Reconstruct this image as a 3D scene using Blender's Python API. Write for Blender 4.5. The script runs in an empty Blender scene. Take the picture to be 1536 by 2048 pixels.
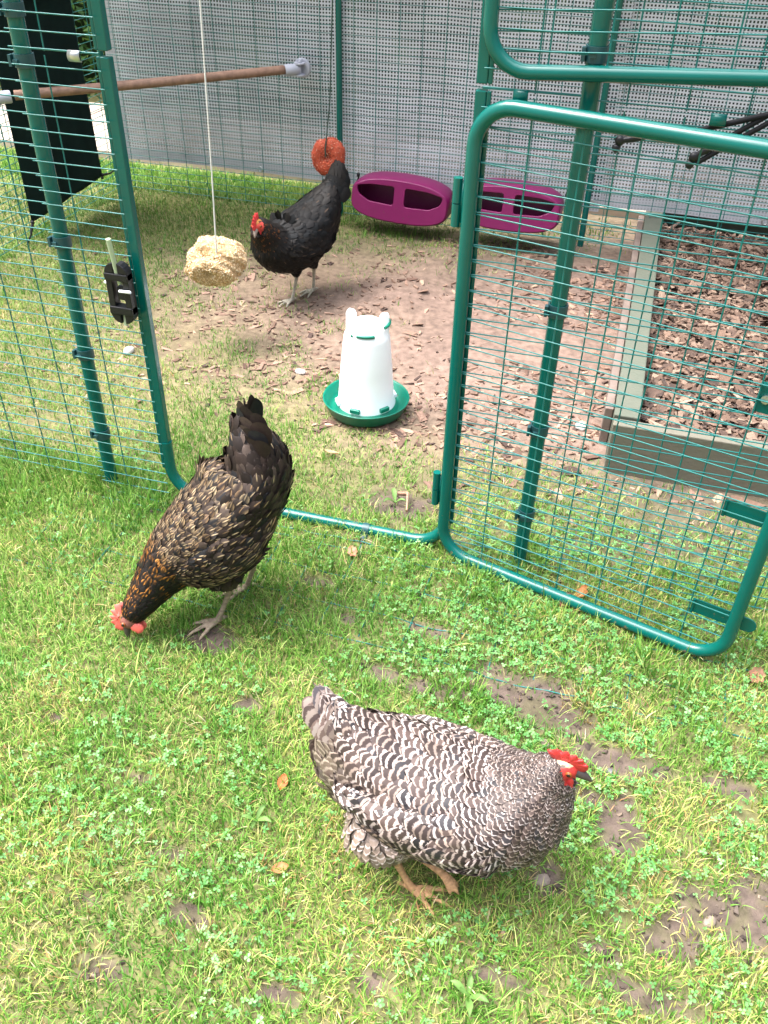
import bpy, bmesh, math, random
import numpy as np
from mathutils import Vector, Matrix, kdtree
R = math.radians
rng = np.random.default_rng(7); random.seed(7)
SC = bpy.context.scene; COL = SC.collection

# ------------------------------------------------------------------ camera
CAM_H, FPX, PITCH, ROLL, YAW = 1.30, 1740.0, R(37.7), R(1.57), R(15.3)
_fw = np.array([0, math.cos(PITCH), -math.sin(PITCH)]); _rt = np.array([1., 0, 0]); _up = np.cross(_rt, _fw)
_rt, _up = math.cos(ROLL)*_rt + math.sin(ROLL)*_up, -math.sin(ROLL)*_rt + math.cos(ROLL)*_up
_Z = np.array([[math.cos(YAW), -math.sin(YAW), 0], [math.sin(YAW), math.cos(YAW), 0], [0, 0, 1]])
RT, UP, FW = _Z@_rt, _Z@_up, _Z@_fw
EYE = np.array([0, 0, CAM_H])
cd = bpy.data.cameras.new('camera'); cam = bpy.data.objects.new('camera', cd); COL.objects.link(cam)
cd.sensor_fit = 'VERTICAL'; cd.sensor_height = 36; cd.lens = FPX/2048*36; cd.clip_start = .02; cd.clip_end = 500
cam.matrix_world = Matrix(((RT[0], UP[0], -FW[0], 0), (RT[1], UP[1], -FW[1], 0), (RT[2], UP[2], -FW[2], CAM_H), (0, 0, 0, 1)))
SC.camera = cam
# ------------------------------------------------------------------ sky, sun, exposure (bright overcast)
SUN = Vector((-.46, -.05, .88)).normalized()
w = bpy.data.worlds.new('World'); SC.world = w; w.use_nodes = True
nt = w.node_tree; nt.nodes.clear()
sky = nt.nodes.new('ShaderNodeTexSky'); sky.sky_type = 'NISHITA'; sky.sun_disc = False
sky.sun_elevation = math.asin(SUN.z); sky.sun_rotation = math.atan2(SUN.x, SUN.y)
sky.air_density = 1.0; sky.dust_density = 4.0; sky.ozone_density = 1.0
hs = nt.nodes.new('ShaderNodeHueSaturation'); hs.inputs['Saturation'].default_value = .38
bg = nt.nodes.new('ShaderNodeBackground'); bg.inputs['Strength'].default_value = .135
out = nt.nodes.new('ShaderNodeOutputWorld')
tcw = nt.nodes.new('ShaderNodeTexCoord'); spw = nt.nodes.new('ShaderNodeSeparateXYZ'); mrw = nt.nodes.new('ShaderNodeMapRange'); mxw = nt.nodes.new('ShaderNodeMix')
mrw.interpolation_type = 'SMOOTHERSTEP'; mrw.inputs[1].default_value = .45; mrw.inputs[2].default_value = 1; mrw.inputs[3].default_value = .75; mrw.inputs[4].default_value = 6.0     # cloud cover, brightest overhead
mxw.data_type = 'RGBA'; mxw.blend_type = 'MULTIPLY'; mxw.inputs[0].default_value = 1
nt.links.new(tcw.outputs['Generated'], spw.inputs[0]); nt.links.new(spw.outputs[2], mrw.inputs[0]); nt.links.new(mrw.outputs[0], mxw.inputs[7])
nt.links.new(sky.outputs[0], hs.inputs['Color']); nt.links.new(hs.outputs[0], mxw.inputs[6]); nt.links.new(mxw.outputs[2], bg.inputs[0]); nt.links.new(bg.outputs[0], out.inputs[0])
sl = bpy.data.lights.new('sun', 'SUN'); sl.energy = .6; sl.angle = R(40); sl.color = (1, .98, .955)
so = bpy.data.objects.new('sun', sl); COL.objects.link(so); so.rotation_euler = SUN.to_track_quat('Z', 'Y').to_euler(); so.location = (-4, 0, 6)
SC.view_settings.view_transform = 'Standard'; SC.view_settings.look = 'None'; SC.view_settings.gamma = 1
SC.view_settings.exposure = .98

# ------------------------------------------------------------------ helpers
def ray(x, y): return FW + RT*(x-768)/FPX - UP*(y-1024)/FPX
def G(x, y, z=0.):                                   # where a sight line meets the level z
    d = ray(x, y); return EYE + d*((z-CAM_H)/d[2])
def onY(x, y, Y):
    d = ray(x, y); return EYE + d*(Y/d[1])
def onX(x, y, X):
    d = ray(x, y); return EYE + d*(X/d[0])
def plan(P):                                         # ground point -> ground-plan map coordinates
    q = np.asarray(P) - EYE; wv = q@FW
    wv = np.where(wv < .15, .15, wv)
    return 768 + FPX*(q@RT)/wv, 1024 - FPX*(q@UP)/wv
_tab = rng.random((256, 256))
def vn(x, y):
    xi = np.floor(x).astype(int); yi = np.floor(y).astype(int); fx = x-xi; fy = y-yi
    fx = fx*fx*(3-2*fx); fy = fy*fy*(3-2*fy)
    a = _tab[xi & 255, yi & 255]; b = _tab[(xi+1) & 255, yi & 255]; c = _tab[xi & 255, (yi+1) & 255]; d = _tab[(xi+1) & 255, (yi+1) & 255]
    return (a*(1-fx)+b*fx)*(1-fy) + (c*(1-fx)+d*fx)*fy
def fbm(x, y, o=4):
    s = 0; a = .5
    for i in range(o): s = s + a*vn(x*2**i+17*i, y*2**i+31*i); a *= .5
    return s/(1-.5**o)
def sst(a, b, x): t = np.clip((x-a)/(b-a), 0, 1); return t*t*(3-2*t)
def nrm(a): a = np.asarray(a, float); return a/np.maximum(np.linalg.norm(a, axis=-1, keepdims=True), 1e-9)

def mesh_np(name, V, faces, attrs=None, smooth=True):
    """faces: list of int arrays (n,k)"""
    me = bpy.data.meshes.new(name); V = np.ascontiguousarray(V, dtype=np.float32)
    me.vertices.add(len(V)); me.vertices.foreach_set('co', V.ravel())
    faces = [np.asarray(f, dtype=np.int32) for f in faces if len(f)]
    nl = sum(f.size for f in faces); npoly = sum(len(f) for f in faces)
    me.loops.add(nl); me.loops.foreach_set('vertex_index', np.concatenate([f.ravel() for f in faces]))
    me.polygons.add(npoly)
    tot = np.concatenate([np.full(len(f), f.shape[1], dtype=np.int32) for f in faces])
    st = np.concatenate(([0], np.cumsum(tot)[:-1])).astype(np.int32)
    me.polygons.foreach_set('loop_start', st)
    me.polygons.foreach_set('use_smooth', np.full(npoly, smooth, dtype=bool))
    me.update(calc_edges=True); me.validate()
    for k, a in (attrs or {}).items():
        a = np.asarray(a, dtype=np.float32)
        if a.shape[1] == 4:
            at = me.attributes.new(k, 'FLOAT_COLOR', 'POINT'); at.data.foreach_set('color', a.ravel())
        else:
            at = me.attributes.new(k, 'FLOAT_VECTOR', 'POINT'); at.data.foreach_set('vector', a.ravel())
    return me

class MB:
    """collects shapes (world coordinates), builds ONE mesh object"""
    def __init__(s): s.V = []; s.F = {}; s.n = 0; s.A = {}
    def add(s, V, faces, **attrs):
        V = np.asarray(V, float).reshape(-1, 3)
        for f in faces:
            f = np.asarray(f, int)
            if len(f): s.F.setdefault(f.shape[1], []).append(f+s.n)
        s.V.append(V); s.n += len(V)
        for k, a in attrs.items(): s.A.setdefault(k, []).append(np.asarray(a, float))
        return s
    def build(s, name, mat, parent=None, loc=None, smooth=True, bevel=0):
        V = np.concatenate(s.V); 
        if parent is not None: loc = np.array(WLOC[parent.name])
        elif loc is None: loc = np.zeros(3)
        me = mesh_np(name, V-np.asarray(loc), [np.concatenate(f) for f in s.F.values()], {k: np.concatenate(a) for k, a in s.A.items()}, smooth)
        o = link(name, me, mat, parent, loc)
        if bevel:
            m = o.modifiers.new('bevel', 'BEVEL'); m.width = bevel; m.segments = 2; m.limit_method = 'ANGLE'; m.angle_limit = R(40); m.harden_normals = False
        return o
    def tube(s, pts, r, n=8, closed=False, caps=True, rs=None, asp=None):
        P = np.asarray(pts, float); m = len(P)
        if closed: T = nrm(np.roll(P, -1, 0)-np.roll(P, 1, 0))
        else: T = nrm(np.gradient(P, axis=0)) if m > 2 else nrm(np.repeat([P[1]-P[0]], 2, 0))
        a = np.array([0, 0, 1.]) if abs(T[0][2]) < .9 else np.array([1., 0, 0])
        u = nrm(a-T[0]*(a@T[0])); ring = []
        th = np.arange(n)*2*math.pi/n + math.pi/n
        for i in range(m):
            u = nrm(u-T[i]*(u@T[i])); v = np.cross(T[i], u); ri = r if rs is None else rs[i]
            ring.append(P[i] + ri*(np.cos(th)[:, None]*u + np.sin(th)[:, None]*v*(asp or 1)))
        V = np.concatenate(ring); i = np.arange(m if closed else m-1)[:, None]; j = np.arange(n)[None]
        j2 = (j+1) % n; i2 = (i+1) % m
        q = np.stack([i*n+j, i*n+j2, i2*n+j2, i2*n+j], -1).reshape(-1, 4)
        s.add(V, [q])
        if caps and not closed: s.add(V[:n], [np.arange(n)[None, ::-1]]); s.add(V[-n:], [np.arange(n)[None]])
        return s
    def box(s, c, size, M=None):
        V = np.array([[x, y, z] for x in (-.5, .5) for y in (-.5, .5) for z in (-.5, .5)])*np.asarray(size)
        if M is not None: V = V@np.asarray(M).T
        s.add(V+np.asarray(c), [[[0, 1, 3, 2], [4, 6, 7, 5], [0, 4, 5, 1], [2, 3, 7, 6], [0, 2, 6, 4], [1, 5, 7, 3]]]); return s
    def lathe(s, prof, c=(0, 0, 0), n=48, M=None):
        prof = np.asarray(prof, float); th = np.arange(n)*2*math.pi/n
        V = np.stack([prof[:, 0][:, None]*np.cos(th), prof[:, 0][:, None]*np.sin(th), np.repeat(prof[:, 1][:, None], n, 1)], -1).reshape(-1, 3)
        if M is not None: V = V@np.asarray(M).T
        i = np.arange(len(prof)-1)[:, None]; j = np.arange(n)[None]; j2 = (j+1) % n
        s.add(V+np.asarray(c), [np.stack([i*n+j, i*n+j2, (i+1)*n+j2, (i+1)*n+j], -1).reshape(-1, 4)]); return s
    def prism(s, poly, ex, ey, ez, o, t):
        """polygon in (ex,ey), thickness t along ez, centred"""
        P = np.asarray(poly, float); n = len(P); ex, ey, ez, o = map(np.asarray, (ex, ey, ez, o))
        B = o + P[:, :1]*ex + P[:, 1:]*ey
        V = np.concatenate([B-ez*t/2, B+ez*t/2]); j = np.arange(n); j2 = (j+1) % n
        s.add(V, [np.stack([j, j2, j2+n, j+n], -1), j[None, ::-1], (j+n)[None]]); return s
def basis(z, up=(0, 0, 1)):
    z = nrm(z); x = np.cross(up, z)
    if np.linalg.norm(x) < 1e-4: x = np.cross((0, 1, 0), z)
    x = nrm(x); y = np.cross(z, x); return np.stack([x, y, z], 1)
WLOC = {}
def link(name, me, mat, parent=None, loc=None):
    o = bpy.data.objects.new(name, me); COL.objects.link(o)
    if mat is not None and not me.materials: me.materials.append(mat)
    if parent is not None: o.parent = parent
    elif loc is not None: o.location = tuple(loc)
    WLOC[o.name] = tuple(loc) if loc is not None else (0, 0, 0)
    return o
def thing(name, loc, label, cat, group=None):
    o = bpy.data.objects.new(name, None); COL.objects.link(o); o.location = tuple(loc); o.empty_display_size = .05
    WLOC[o.name] = tuple(loc); return tag(o, label, cat, group)
def tag(o, label, cat, group=None):
    o['label'] = label; o['category'] = cat
    if group: o['group'] = group
    return o
def kind(o, k, label=None):
    o['kind'] = k
    if label: o['label'] = label
    return o

# ------------------------------------------------------------------ materials
def mat(name, col=(.5, .5, .5), rough=.5, metal=0, var=0, vs=20, bump=0, bs=200, spec=.5, attr=None, transl=0, coat=0, col2=None):
    m = bpy.data.materials.new(name); m.use_nodes = True; t = m.node_tree; n = t.nodes; b = n['Principled BSDF']; L = t.links.new
    b.inputs['Roughness'].default_value = rough; b.inputs['Metallic'].default_value = metal
    b.inputs['Specular IOR Level'].default_value = spec; b.inputs['Coat Weight'].default_value = coat; b.inputs['Coat Roughness'].default_value = .10; b.inputs['Coat IOR'].default_value = 1.55
    b.inputs['Base Color'].default_value = (*col, 1)
    tc = n.new('ShaderNodeTexCoord'); csrc = None
    if attr:
        a = n.new('ShaderNodeAttribute'); a.attribute_name = attr; csrc = a.outputs['Color']
    if var or col2:
        nz = n.new('ShaderNodeTexNoise'); nz.inputs['Scale'].default_value = vs; nz.inputs['Detail'].default_value = 5
        L(tc.outputs['Object'], nz.inputs['Vector'])
        if col2:
            mx = n.new('ShaderNodeMix'); mx.data_type = 'RGBA'; mp = n.new('ShaderNodeMapRange')
            mp.inputs[1].default_value = .38; mp.inputs[2].default_value = .62; L(nz.outputs[0], mp.inputs[0]); L(mp.outputs[0], mx.inputs[0])
            mx.inputs[6].default_value = (*col, 1); mx.inputs[7].default_value = (*col2, 1)
            if csrc is not None: L(csrc, mx.inputs[6])
            csrc = mx.outputs[2]
        if var:
            mx = n.new('ShaderNodeMix'); mx.data_type = 'RGBA'; mx.blend_type = 'MULTIPLY'; mx.inputs[0].default_value = 1
            mp = n.new('ShaderNodeMapRange'); mp.inputs[1].default_value = .3; mp.inputs[2].default_value = .7; mp.inputs[3].default_value = 1-var; mp.inputs[4].default_value = 1+var
            L(nz.outputs[0], mp.inputs[0]); L(mp.outputs[0], mx.inputs[7])
            if csrc is not None: L(csrc, mx.inputs[6])
            else: mx.inputs[6].default_value = (*col, 1)
            csrc = mx.outputs[2]
    if csrc is not None: L(csrc, b.inputs['Base Color'])
    if bump:
        nb = n.new('ShaderNodeTexNoise'); nb.inputs['Scale'].default_value = bs; nb.inputs['Detail'].default_value = 4; L(tc.outputs['Object'], nb.inputs['Vector'])
        bp = n.new('ShaderNodeBump'); bp.inputs['Strength'].default_value = bump; bp.inputs['Distance'].default_value = .004; L(nb.outputs[0], bp.inputs['Height']); L(bp.outputs[0], b.inputs['Normal'])
    if transl:
        tr = n.new('ShaderNodeBsdfTranslucent'); ms = n.new('ShaderNodeMixShader'); ms.inputs[0].default_value = transl
        if csrc is not None: L(csrc, tr.inputs[0])
        else: tr.inputs[0].default_value = (*col, 1)
        L(b.outputs[0], ms.inputs[1]); L(tr.outputs[0], ms.inputs[2]); L(ms.outputs[0], n['Material Output'].inputs[0])
    return m
M = {}
M['green'] = mat('green powder coat', (0, .094, .078), .24, var=.08, vs=9, spec=.3, coat=.3, bump=.05, bs=500)
M['wire'] = mat('green coated wire', (0, .130, .118), .36, spec=.45, coat=.15)
M['clip'] = mat('grey green plastic clip', (.014, .062, .070), .4)
M['steel'] = mat('zinc', (.55, .57, .56), .3, metal=.9)
M['black'] = mat('black plastic', (.011, .011, .013), .38, spec=.35)
M['rubber'] = mat('black cord', (.008, .008, .010), .6, spec=.2)
M['grey'] = mat('pale grey plastic', (.40, .41, .47), .45, var=.05, vs=30)
M['pole'] = mat('brown wood pole', (.25, .145, .10), .7, var=.25, vs=45, bump=.3, bs=120)
M['cloth'] = mat('dark green shade cloth', (.006, .017, .015), .9, var=.25, vs=14, spec=.15)
M['purple'] = mat('purple plastic', (.165, .006, .075), .40, var=.06, vs=30, bump=.04, bs=900)
M['white'] = mat('white plastic', (.84, .87, .89), .35, var=.02, spec=.4)
M['tray'] = mat('green plastic', (0, .145, .092), .32, var=.04)
M['rod'] = mat('pale green rod', (.42, .50, .33), .55)
M['string'] = mat('string', (.55, .54, .50), .8)
M['cord'] = mat('dark green cord', (.03, .06, .045), .8)
M['wood'] = mat('green grey timber', (.098, .112, .082), .8, var=.26, vs=22, bump=.3, bs=90, col2=(.08, .086, .064))
M['woodfront'] = mat('brown grey timber', (.15, .138, .105), .82, var=.22, vs=18, bump=.3, bs=90, col2=(.112, .108, .08))
M['wooddark'] = mat('dark stained timber', (.03, .042, .028), .8, var=.2, vs=18, bump=.3, bs=90)
M['chip'] = mat('bark chips', (.2, .12, .08), .85, attr='Col', var=.18, vs=160, bump=.4, bs=350, spec=.25)
M['grass'] = mat('grass blade', (.1, .2, .03), .5, attr='Col', transl=.3, spec=.3)
M['clover'] = mat('clover leaf', (.1, .2, .03), .5, attr='Col', transl=.25, spec=.3)
M['leaf'] = mat('fallen leaf', (.3, .14, .05), .6, attr='Col', transl=.2, spec=.3, var=.2, vs=120)
M['stone'] = mat('stone', (.20, .155, .125), .7, var=.25, vs=60, bump=.3)
M['pale'] = mat('pale tuft', (.42, .39, .36), .8, var=.15, vs=60)
M['hedge'] = mat('conifer spray', (.05, .1, .03), .6, attr='Col', transl=.15, spec=.2)
M['bark'] = mat('hedge stem', (.06, .04, .03), .9)
M['comb'] = mat('red comb', (.52, .035, .035), .42, var=.12, vs=140, bump=.25, bs=500, spec=.45)
M['combpale'] = mat('pink red comb', (.58, .10, .075), .45, var=.12, vs=140, bump=.25, bs=500, spec=.45)
M['beakdark'] = mat('dark horn', (.045, .035, .032), .4)
M['beakpale'] = mat('pale horn', (.22, .17, .14), .4)
M['eye'] = mat('eye', (.012, .006, .005), .08)
M['iris'] = mat('iris', (.26, .07, .015), .25)
M['lobe'] = mat('earlobe', (.60, .45, .42), .5)
M['body'] = mat('skin and down', (.1, .1, .1), .7, attr='Col', var=.12, vs=130, bump=.35, bs=420, spec=.3)
M['feather'] = mat('feather', (.1, .1, .1), .6, attr='Col', spec=.15, var=.12, vs=190)
M['grain'] = mat('grain', (.62, .40, .17), .75, attr='Col')
M['pave'] = mat('paving', (.40, .33, .27), .85, var=.14, vs=4, bump=.2, bs=60)

def splash(m, ztop=.30, col=(.13, .10, .07)):            # dried mud splashed on the lowest part
    t = m.node_tree; n = t.nodes; L = t.links.new; b = n['Principled BSDF']; old = b.inputs['Base Color'].links[0].from_socket if b.inputs['Base Color'].links else None
    g = n.new('ShaderNodeNewGeometry'); sp = n.new('ShaderNodeSeparateXYZ'); L(g.outputs['Position'], sp.inputs[0]); nz = n.new('ShaderNodeTexNoise'); nz.inputs['Scale'].default_value = 85; nz.inputs['Detail'].default_value = 6; L(g.outputs['Position'], nz.inputs['Vector'])
    mr = n.new('ShaderNodeMapRange'); mr.inputs[1].default_value = 0; mr.inputs[2].default_value = ztop; mr.inputs[3].default_value = .60; mr.inputs[4].default_value = .75; L(sp.outputs[2], mr.inputs[0])
    gt = n.new('ShaderNodeMath'); gt.operation = 'SUBTRACT'; L(nz.outputs[0], gt.inputs[0]); L(mr.outputs[0], gt.inputs[1]); ml = n.new('ShaderNodeMath'); ml.operation = 'MULTIPLY'; ml.use_clamp = True; ml.inputs[1].default_value = 9; L(gt.outputs[0], ml.inputs[0])
    mx = n.new('ShaderNodeMix'); mx.data_type = 'RGBA'; L(ml.outputs[0], mx.inputs[0]); mx.inputs[7].default_value = (*col, 1)
    if old: L(old, mx.inputs[6])
    else: mx.inputs[6].default_value = b.inputs['Base Color'].default_value
    L(mx.outputs[2], b.inputs['Base Color'])
splash(M['green']); splash(M['wire'], .12); splash(M['tray'], .12, (.10, .10, .06)); splash(M['purple'], .4, (.10, .05, .05))
def barred_mat():
    m = bpy.data.materials.new('barred feather'); m.use_nodes = True; t = m.node_tree; n = t.nodes; b = n['Principled BSDF']; L = t.links.new
    b.inputs['Roughness'].default_value = .55; b.inputs['Specular IOR Level'].default_value = .3
    fa = n.new('ShaderNodeAttribute'); fa.attribute_name = 'fuv'; sp = n.new('ShaderNodeSeparateXYZ'); L(fa.outputs['Vector'], sp.inputs[0])
    ca = n.new('ShaderNodeAttribute'); ca.attribute_name = 'Col'; cb = n.new('ShaderNodeAttribute'); cb.attribute_name = 'Acc'
    tc = n.new('ShaderNodeTexCoord'); nz = n.new('ShaderNodeTexNoise'); nz.inputs['Scale'].default_value = 330; nz.inputs['Detail'].default_value = 2; L(tc.outputs['Object'], nz.inputs['Vector'])
    def ma(op, a, c=None):
        k = n.new('ShaderNodeMath'); k.operation = op
        for i, v in enumerate((a, c)):
            if v is None: continue
            if isinstance(v, (int, float)): k.inputs[i].default_value = v
            else: L(v, k.inputs[i])
        return k.outputs[0]
    u2 = ma('MULTIPLY', ma('MULTIPLY', sp.outputs[0], sp.outputs[0]), .34)
    t1 = ma('ADD', sp.outputs[1], u2)                       # y already counts bars
    t2 = ma('ADD', t1, ma('MULTIPLY', ma('SUBTRACT', nz.outputs[0], .5), .42))
    s = ma('SUBTRACT', ma('SINE', ma('MULTIPLY', t2, 2*math.pi)), sp.outputs[2])
    mp = n.new('ShaderNodeMapRange'); mp.interpolation_type = 'SMOOTHSTEP'; mp.inputs[1].default_value = .02; mp.inputs[2].default_value = .95; L(s, mp.inputs[0])
    mx = n.new('ShaderNodeMix'); mx.data_type = 'RGBA'; L(mp.outputs[0], mx.inputs[0]); L(ca.outputs['Color'], mx.inputs[6]); L(cb.outputs['Color'], mx.inputs[7])
    L(mx.outputs[2], b.inputs['Base Color']); return m
M['barred'] = barred_mat()

def tarp_mat():
    m = bpy.data.materials.new('scrim tarpaulin'); m.use_nodes = True; t = m.node_tree; n = t.nodes; b = n['Principled BSDF']; L = t.links.new
    b.inputs['Roughness'].default_value = .45; b.inputs['Specular IOR Level'].default_value = .35
    fa = n.new('ShaderNodeAttribute'); fa.attribute_name = 'cloth'; sp = n.new('ShaderNodeSeparateXYZ'); L(fa.outputs['Vector'], sp.inputs[0])
    def ma(op, a, c=None):
        k = n.new('ShaderNodeMath'); k.operation = op
        for i, v in enumerate((a, c)):
            if v is None: continue
            if isinstance(v, (int, float)): k.inputs[i].default_value = v
            else: L(v, k.inputs[i])
        return k.outputs[0]
    P = .0125
    vm = n.new('ShaderNodeVectorMath'); vm.operation = 'MULTIPLY'; vm.inputs[1].default_value = (2.2, 26, 0); L(fa.outputs['Vector'], vm.inputs[0])
    ns = n.new('ShaderNodeTexNoise'); ns.inputs['Scale'].default_value = 1; ns.inputs['Detail'].default_value = 5; L(vm.outputs[0], ns.inputs['Vector'])
    thr = ma('ADD', ma('MULTIPLY', ma('SUBTRACT', ns.outputs[0], .5), .75), .44)      # thread width varied: dark streaks imitate wrinkle shading and moire
    gx = ma('LESS_THAN', ma('FRACT', ma('DIVIDE', sp.outputs[0], P)), .46)
    gz = ma('LESS_THAN', ma('FRACT', ma('DIVIDE', sp.outputs[1], P)), thr)
    thread = ma('MAXIMUM', gx, gz)
    hem = sp.outputs[2]
    tc = n.new('ShaderNodeTexCoord'); nz = n.new('ShaderNodeTexNoise'); nz.inputs['Scale'].default_value = 5; nz.inputs['Detail'].default_value = 4; L(tc.outputs['Object'], nz.inputs['Vector'])
    mp = n.new('ShaderNodeMapRange'); mp.inputs[1].default_value = .35; mp.inputs[2].default_value = .7; mp.inputs[3].default_value = 1.08; mp.inputs[4].default_value = .86; L(nz.outputs[0], mp.inputs[0])
    mx = n.new('ShaderNodeMix'); mx.data_type = 'RGBA'; L(thread, mx.inputs[0]); mg = n.new('ShaderNodeMix'); mg.data_type = 'RGBA'; nb_ = n.new('ShaderNodeTexNoise'); nb_.inputs['Scale'].default_value = 3.2; nb_.inputs['Detail'].default_value = 3; L(fa.outputs['Vector'], nb_.inputs['Vector'])
    mb_ = n.new('ShaderNodeMapRange'); mb_.inputs[1].default_value = .53; mb_.inputs[2].default_value = .68; L(nb_.outputs[0], mb_.inputs[0]); L(mb_.outputs[0], mg.inputs[0]); mg.inputs[6].default_value = (.018, .030, .031, 1); mg.inputs[7].default_value = (.085, .13, .075, 1); L(mg.outputs[2], mx.inputs[6]); mx.inputs[7].default_value = (.60, .62, .66, 1)
    mh = n.new('ShaderNodeMix'); mh.data_type = 'RGBA'; L(ma('MULTIPLY', hem, .8), mh.inputs[0]); L(mx.outputs[2], mh.inputs[6]); mh.inputs[7].default_value = (.47, .475, .505, 1)
    mm = n.new('ShaderNodeMix'); mm.data_type = 'RGBA'; mm.blend_type = 'MULTIPLY'; mm.inputs[0].default_value = 1; L(mh.outputs[2], mm.inputs[6]); L(mp.outputs[0], mm.inputs[7])
    L(mm.outputs[2], b.inputs['Base Color'])
    tr = n.new('ShaderNodeBsdfTransparent'); ms = n.new('ShaderNodeMixShader')
    f = ma('MULTIPLY', ma('MULTIPLY', ma('SUBTRACT', 1, thread), ma('SUBTRACT', 1, hem)), .12)
    L(f, ms.inputs[0]); L(b.outputs[0], ms.inputs[1]); L(tr.outputs[0], ms.inputs[2]); L(ms.outputs[0], n['Material Output'].inputs[0])
    return m
M['tarp'] = tarp_mat()

def ground_mat():
    m = mat('soil', (.2, .15, .1), .9, attr='Col', var=.30, vs=45, bump=.7, bs=160, spec=.25); return m
M['soil'] = ground_mat()

# ------------------------------------------------------------------ ground plan (what grows where, on a ground map)
GX = np.arange(0, 1501, 150)
ROWS = {  # y: grass, chips, clover, straw (0..9 per column)
 250: ('99999999999', '00000000000', '00000000000', '11111111111'),
 350: ('99999777322', '00000000000', '00000000000', '11111111111'),
 400: ('99999976200', '00000001340', '00000000000', '11222222222'),
 450: ('99988753100', '00001122540', '00000000000', '22333322222'),
 500: ('98753432100', '00122245540', '00000000000', '22344444222'),
 550: ('98632110000', '00243224660', '00000000000', '23344444222'),
 600: ('98521000000', '00244325765', '00000000000', '33444444222'),
 650: ('98431100000', '00244214765', '00000000000', '33444444222'),
 700: ('98452000000', '01234215765', '00000000000', '33444433333'),
 750: ('98643100000', '01345325765', '00000000000', '33333333333'),
 800: ('88765100000', '00135657765', '00000000000', '22233333333'),
 850: ('88887310000', '00014667765', '11100000000', '11123333333'),
 900: ('99997531000', '00001465566', '11100000000', '11112333333'),
 950: ('99998665300', '00000122456', '11100002200', '11112333333'),
1000: ('99998666422', '00000121234', '11100003300', '11113333333'),
1050: ('99998667533', '00000011133', '11101114332', '22123332333'),
1100: ('99999777645', '00000000122', '11111235652', '33222332333'),
1150: ('99999988766', '00000000111', '11111346763', '33222233433'),
1200: ('99998888877', '00000000000', '11111356653', '33333333433'),
1250: ('99998888888', '00000000000', '11111367663', '34433334443'),
1300: ('98999888888', '00000000000', '11111687544', '44433334444'),
1350: ('99998887788', '00000000000', '12231565356', '44433334444'),
1400: ('99899888688', '00000000000', '12342345456', '54444445544'),
1500: ('99999888878', '00000000000', '23442356676', '65544445555'),
1600: ('98999888887', '00000000000', '24422346875', '65544455555'),
1700: ('89999988887', '00000000000', '24432236764', '65555455556'),
1800: ('98899888876', '00000000000', '22332124444', '76655566666'),
1900: ('88898888877', '00000000000', '12232222332', '87666677777'),
2050: ('88888888888', '00000000000', '11232222222', '88777777777'),
}
RY = np.array(sorted(ROWS)); MAPS = [np.array([[int(c) for c in ROWS[y][k]] for y in RY], float)/9 for k in range(4)]
def sample(k, px, py):
    px = np.clip(px, 0, 1499.9); py = np.clip(py, RY[0], RY[-1]-.1)
    i = np.searchsorted(RY, py, side='right')-1; i = np.clip(i, 0, len(RY)-2); ty = (py-RY[i])/(RY[i+1]-RY[i]); j = (px//150).astype(int); tx = px/150-j
    A = MAPS[k]; return (A[i, j]*(1-tx)+A[i, j+1]*tx)*(1-ty)+(A[i+1, j]*(1-tx)+A[i+1, j+1]*tx)*ty
MUD = [(1370, 1870, .06, .022), (1180, 1900, .035, .014), (330, 1700, .03, .014), (120, 1440, .03, .014), (640, 1480, .02, .012), (280, 1560, .025, .010), (380, 1830, .035, .014), (1060, 1385, .085, .05), (1130, 1435, .06, .035), (985, 1350, .05, .03), (1240, 1515, .075, .03), (1245, 1650, .035, .05), (1450, 1840, .085, .045), (1505, 1790, .05, .03),
       (745, 1345, .05, .018), (500, 1415, .028, .018), (425, 1272, .055, .035), (215, 1945, .05, .022), (1290, 1995, .07, .018), (1090, 1755, .03, .025), (860, 1262, .05, .016),
       (1330, 1890, .05, .02), (1000, 1960, .05, .012), (180, 1800, .025, .012), (700, 1240, .025, .012), (800, 1010, .07, .05), (690, 1020, .03, .02), (640, 1165, .03, .012), (1180, 1590, .03, .02), (1440, 1570, .05, .015), (560, 1990, .03, .01), (870, 1380, .06, .015), (740,1960,.02,.012)]
MUDW = [(G(a, b)[0], G(a, b)[1], rx*1.12, ry*1.25) for a, b, rx, ry in MUD]
def mudf(x, y):
    d = np.full(np.shape(x), 9.)
    wob = (fbm(x*22, y*22, 4)-.5)*2.6
    for gx, gy, rx, ry in MUDW: d = np.minimum(d, ((x-gx)/rx)**2 + ((y-gy)/ry)**2 + wob)
    return 1-sst(.35, 1.35, d)
RIDGE = [G(885, 520), G(800, 600)]
def height(x, y):
    x = np.asarray(x, float); y = np.asarray(y, float)
    near = np.exp(-((x+.8)**2/9+(y-2)**2/12))
    h = (fbm(x*3.1, y*3.1, 3)-.5)*.022 + (fbm(x*14, y*14, 3)-.5)*.012 + (fbm(x*60, y*60, 2)-.5)*.004
    a, b = RIDGE; dd = b[:2]-a[:2]; t = np.clip(((x-a[0])*dd[0]+(y-a[1])*dd[1])/(dd@dd), 0, 1)
    r2 = (x-a[0]-t*dd[0])**2+(y-a[1]-t*dd[1])**2
    h = h + .045*np.exp(-r2/.016)*(1-.35*t)
    mf = mudf(x, y); h = h - .006*mf + mf*((fbm(x*45, y*45, 3)-.5)*.012+(fbm(x*130, y*130, 2)-.5)*.005)
    h = h*near
    inb = sst(.02, .05, x)*sst(1.97, 2.0, y)*(1-sst(3.66, 3.69, y))*(1-sst(.98, 1.02, x))
    return h*(1-inb)
def hz(x, y): return float(height(np.array([x]), np.array([y]))[0])

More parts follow.
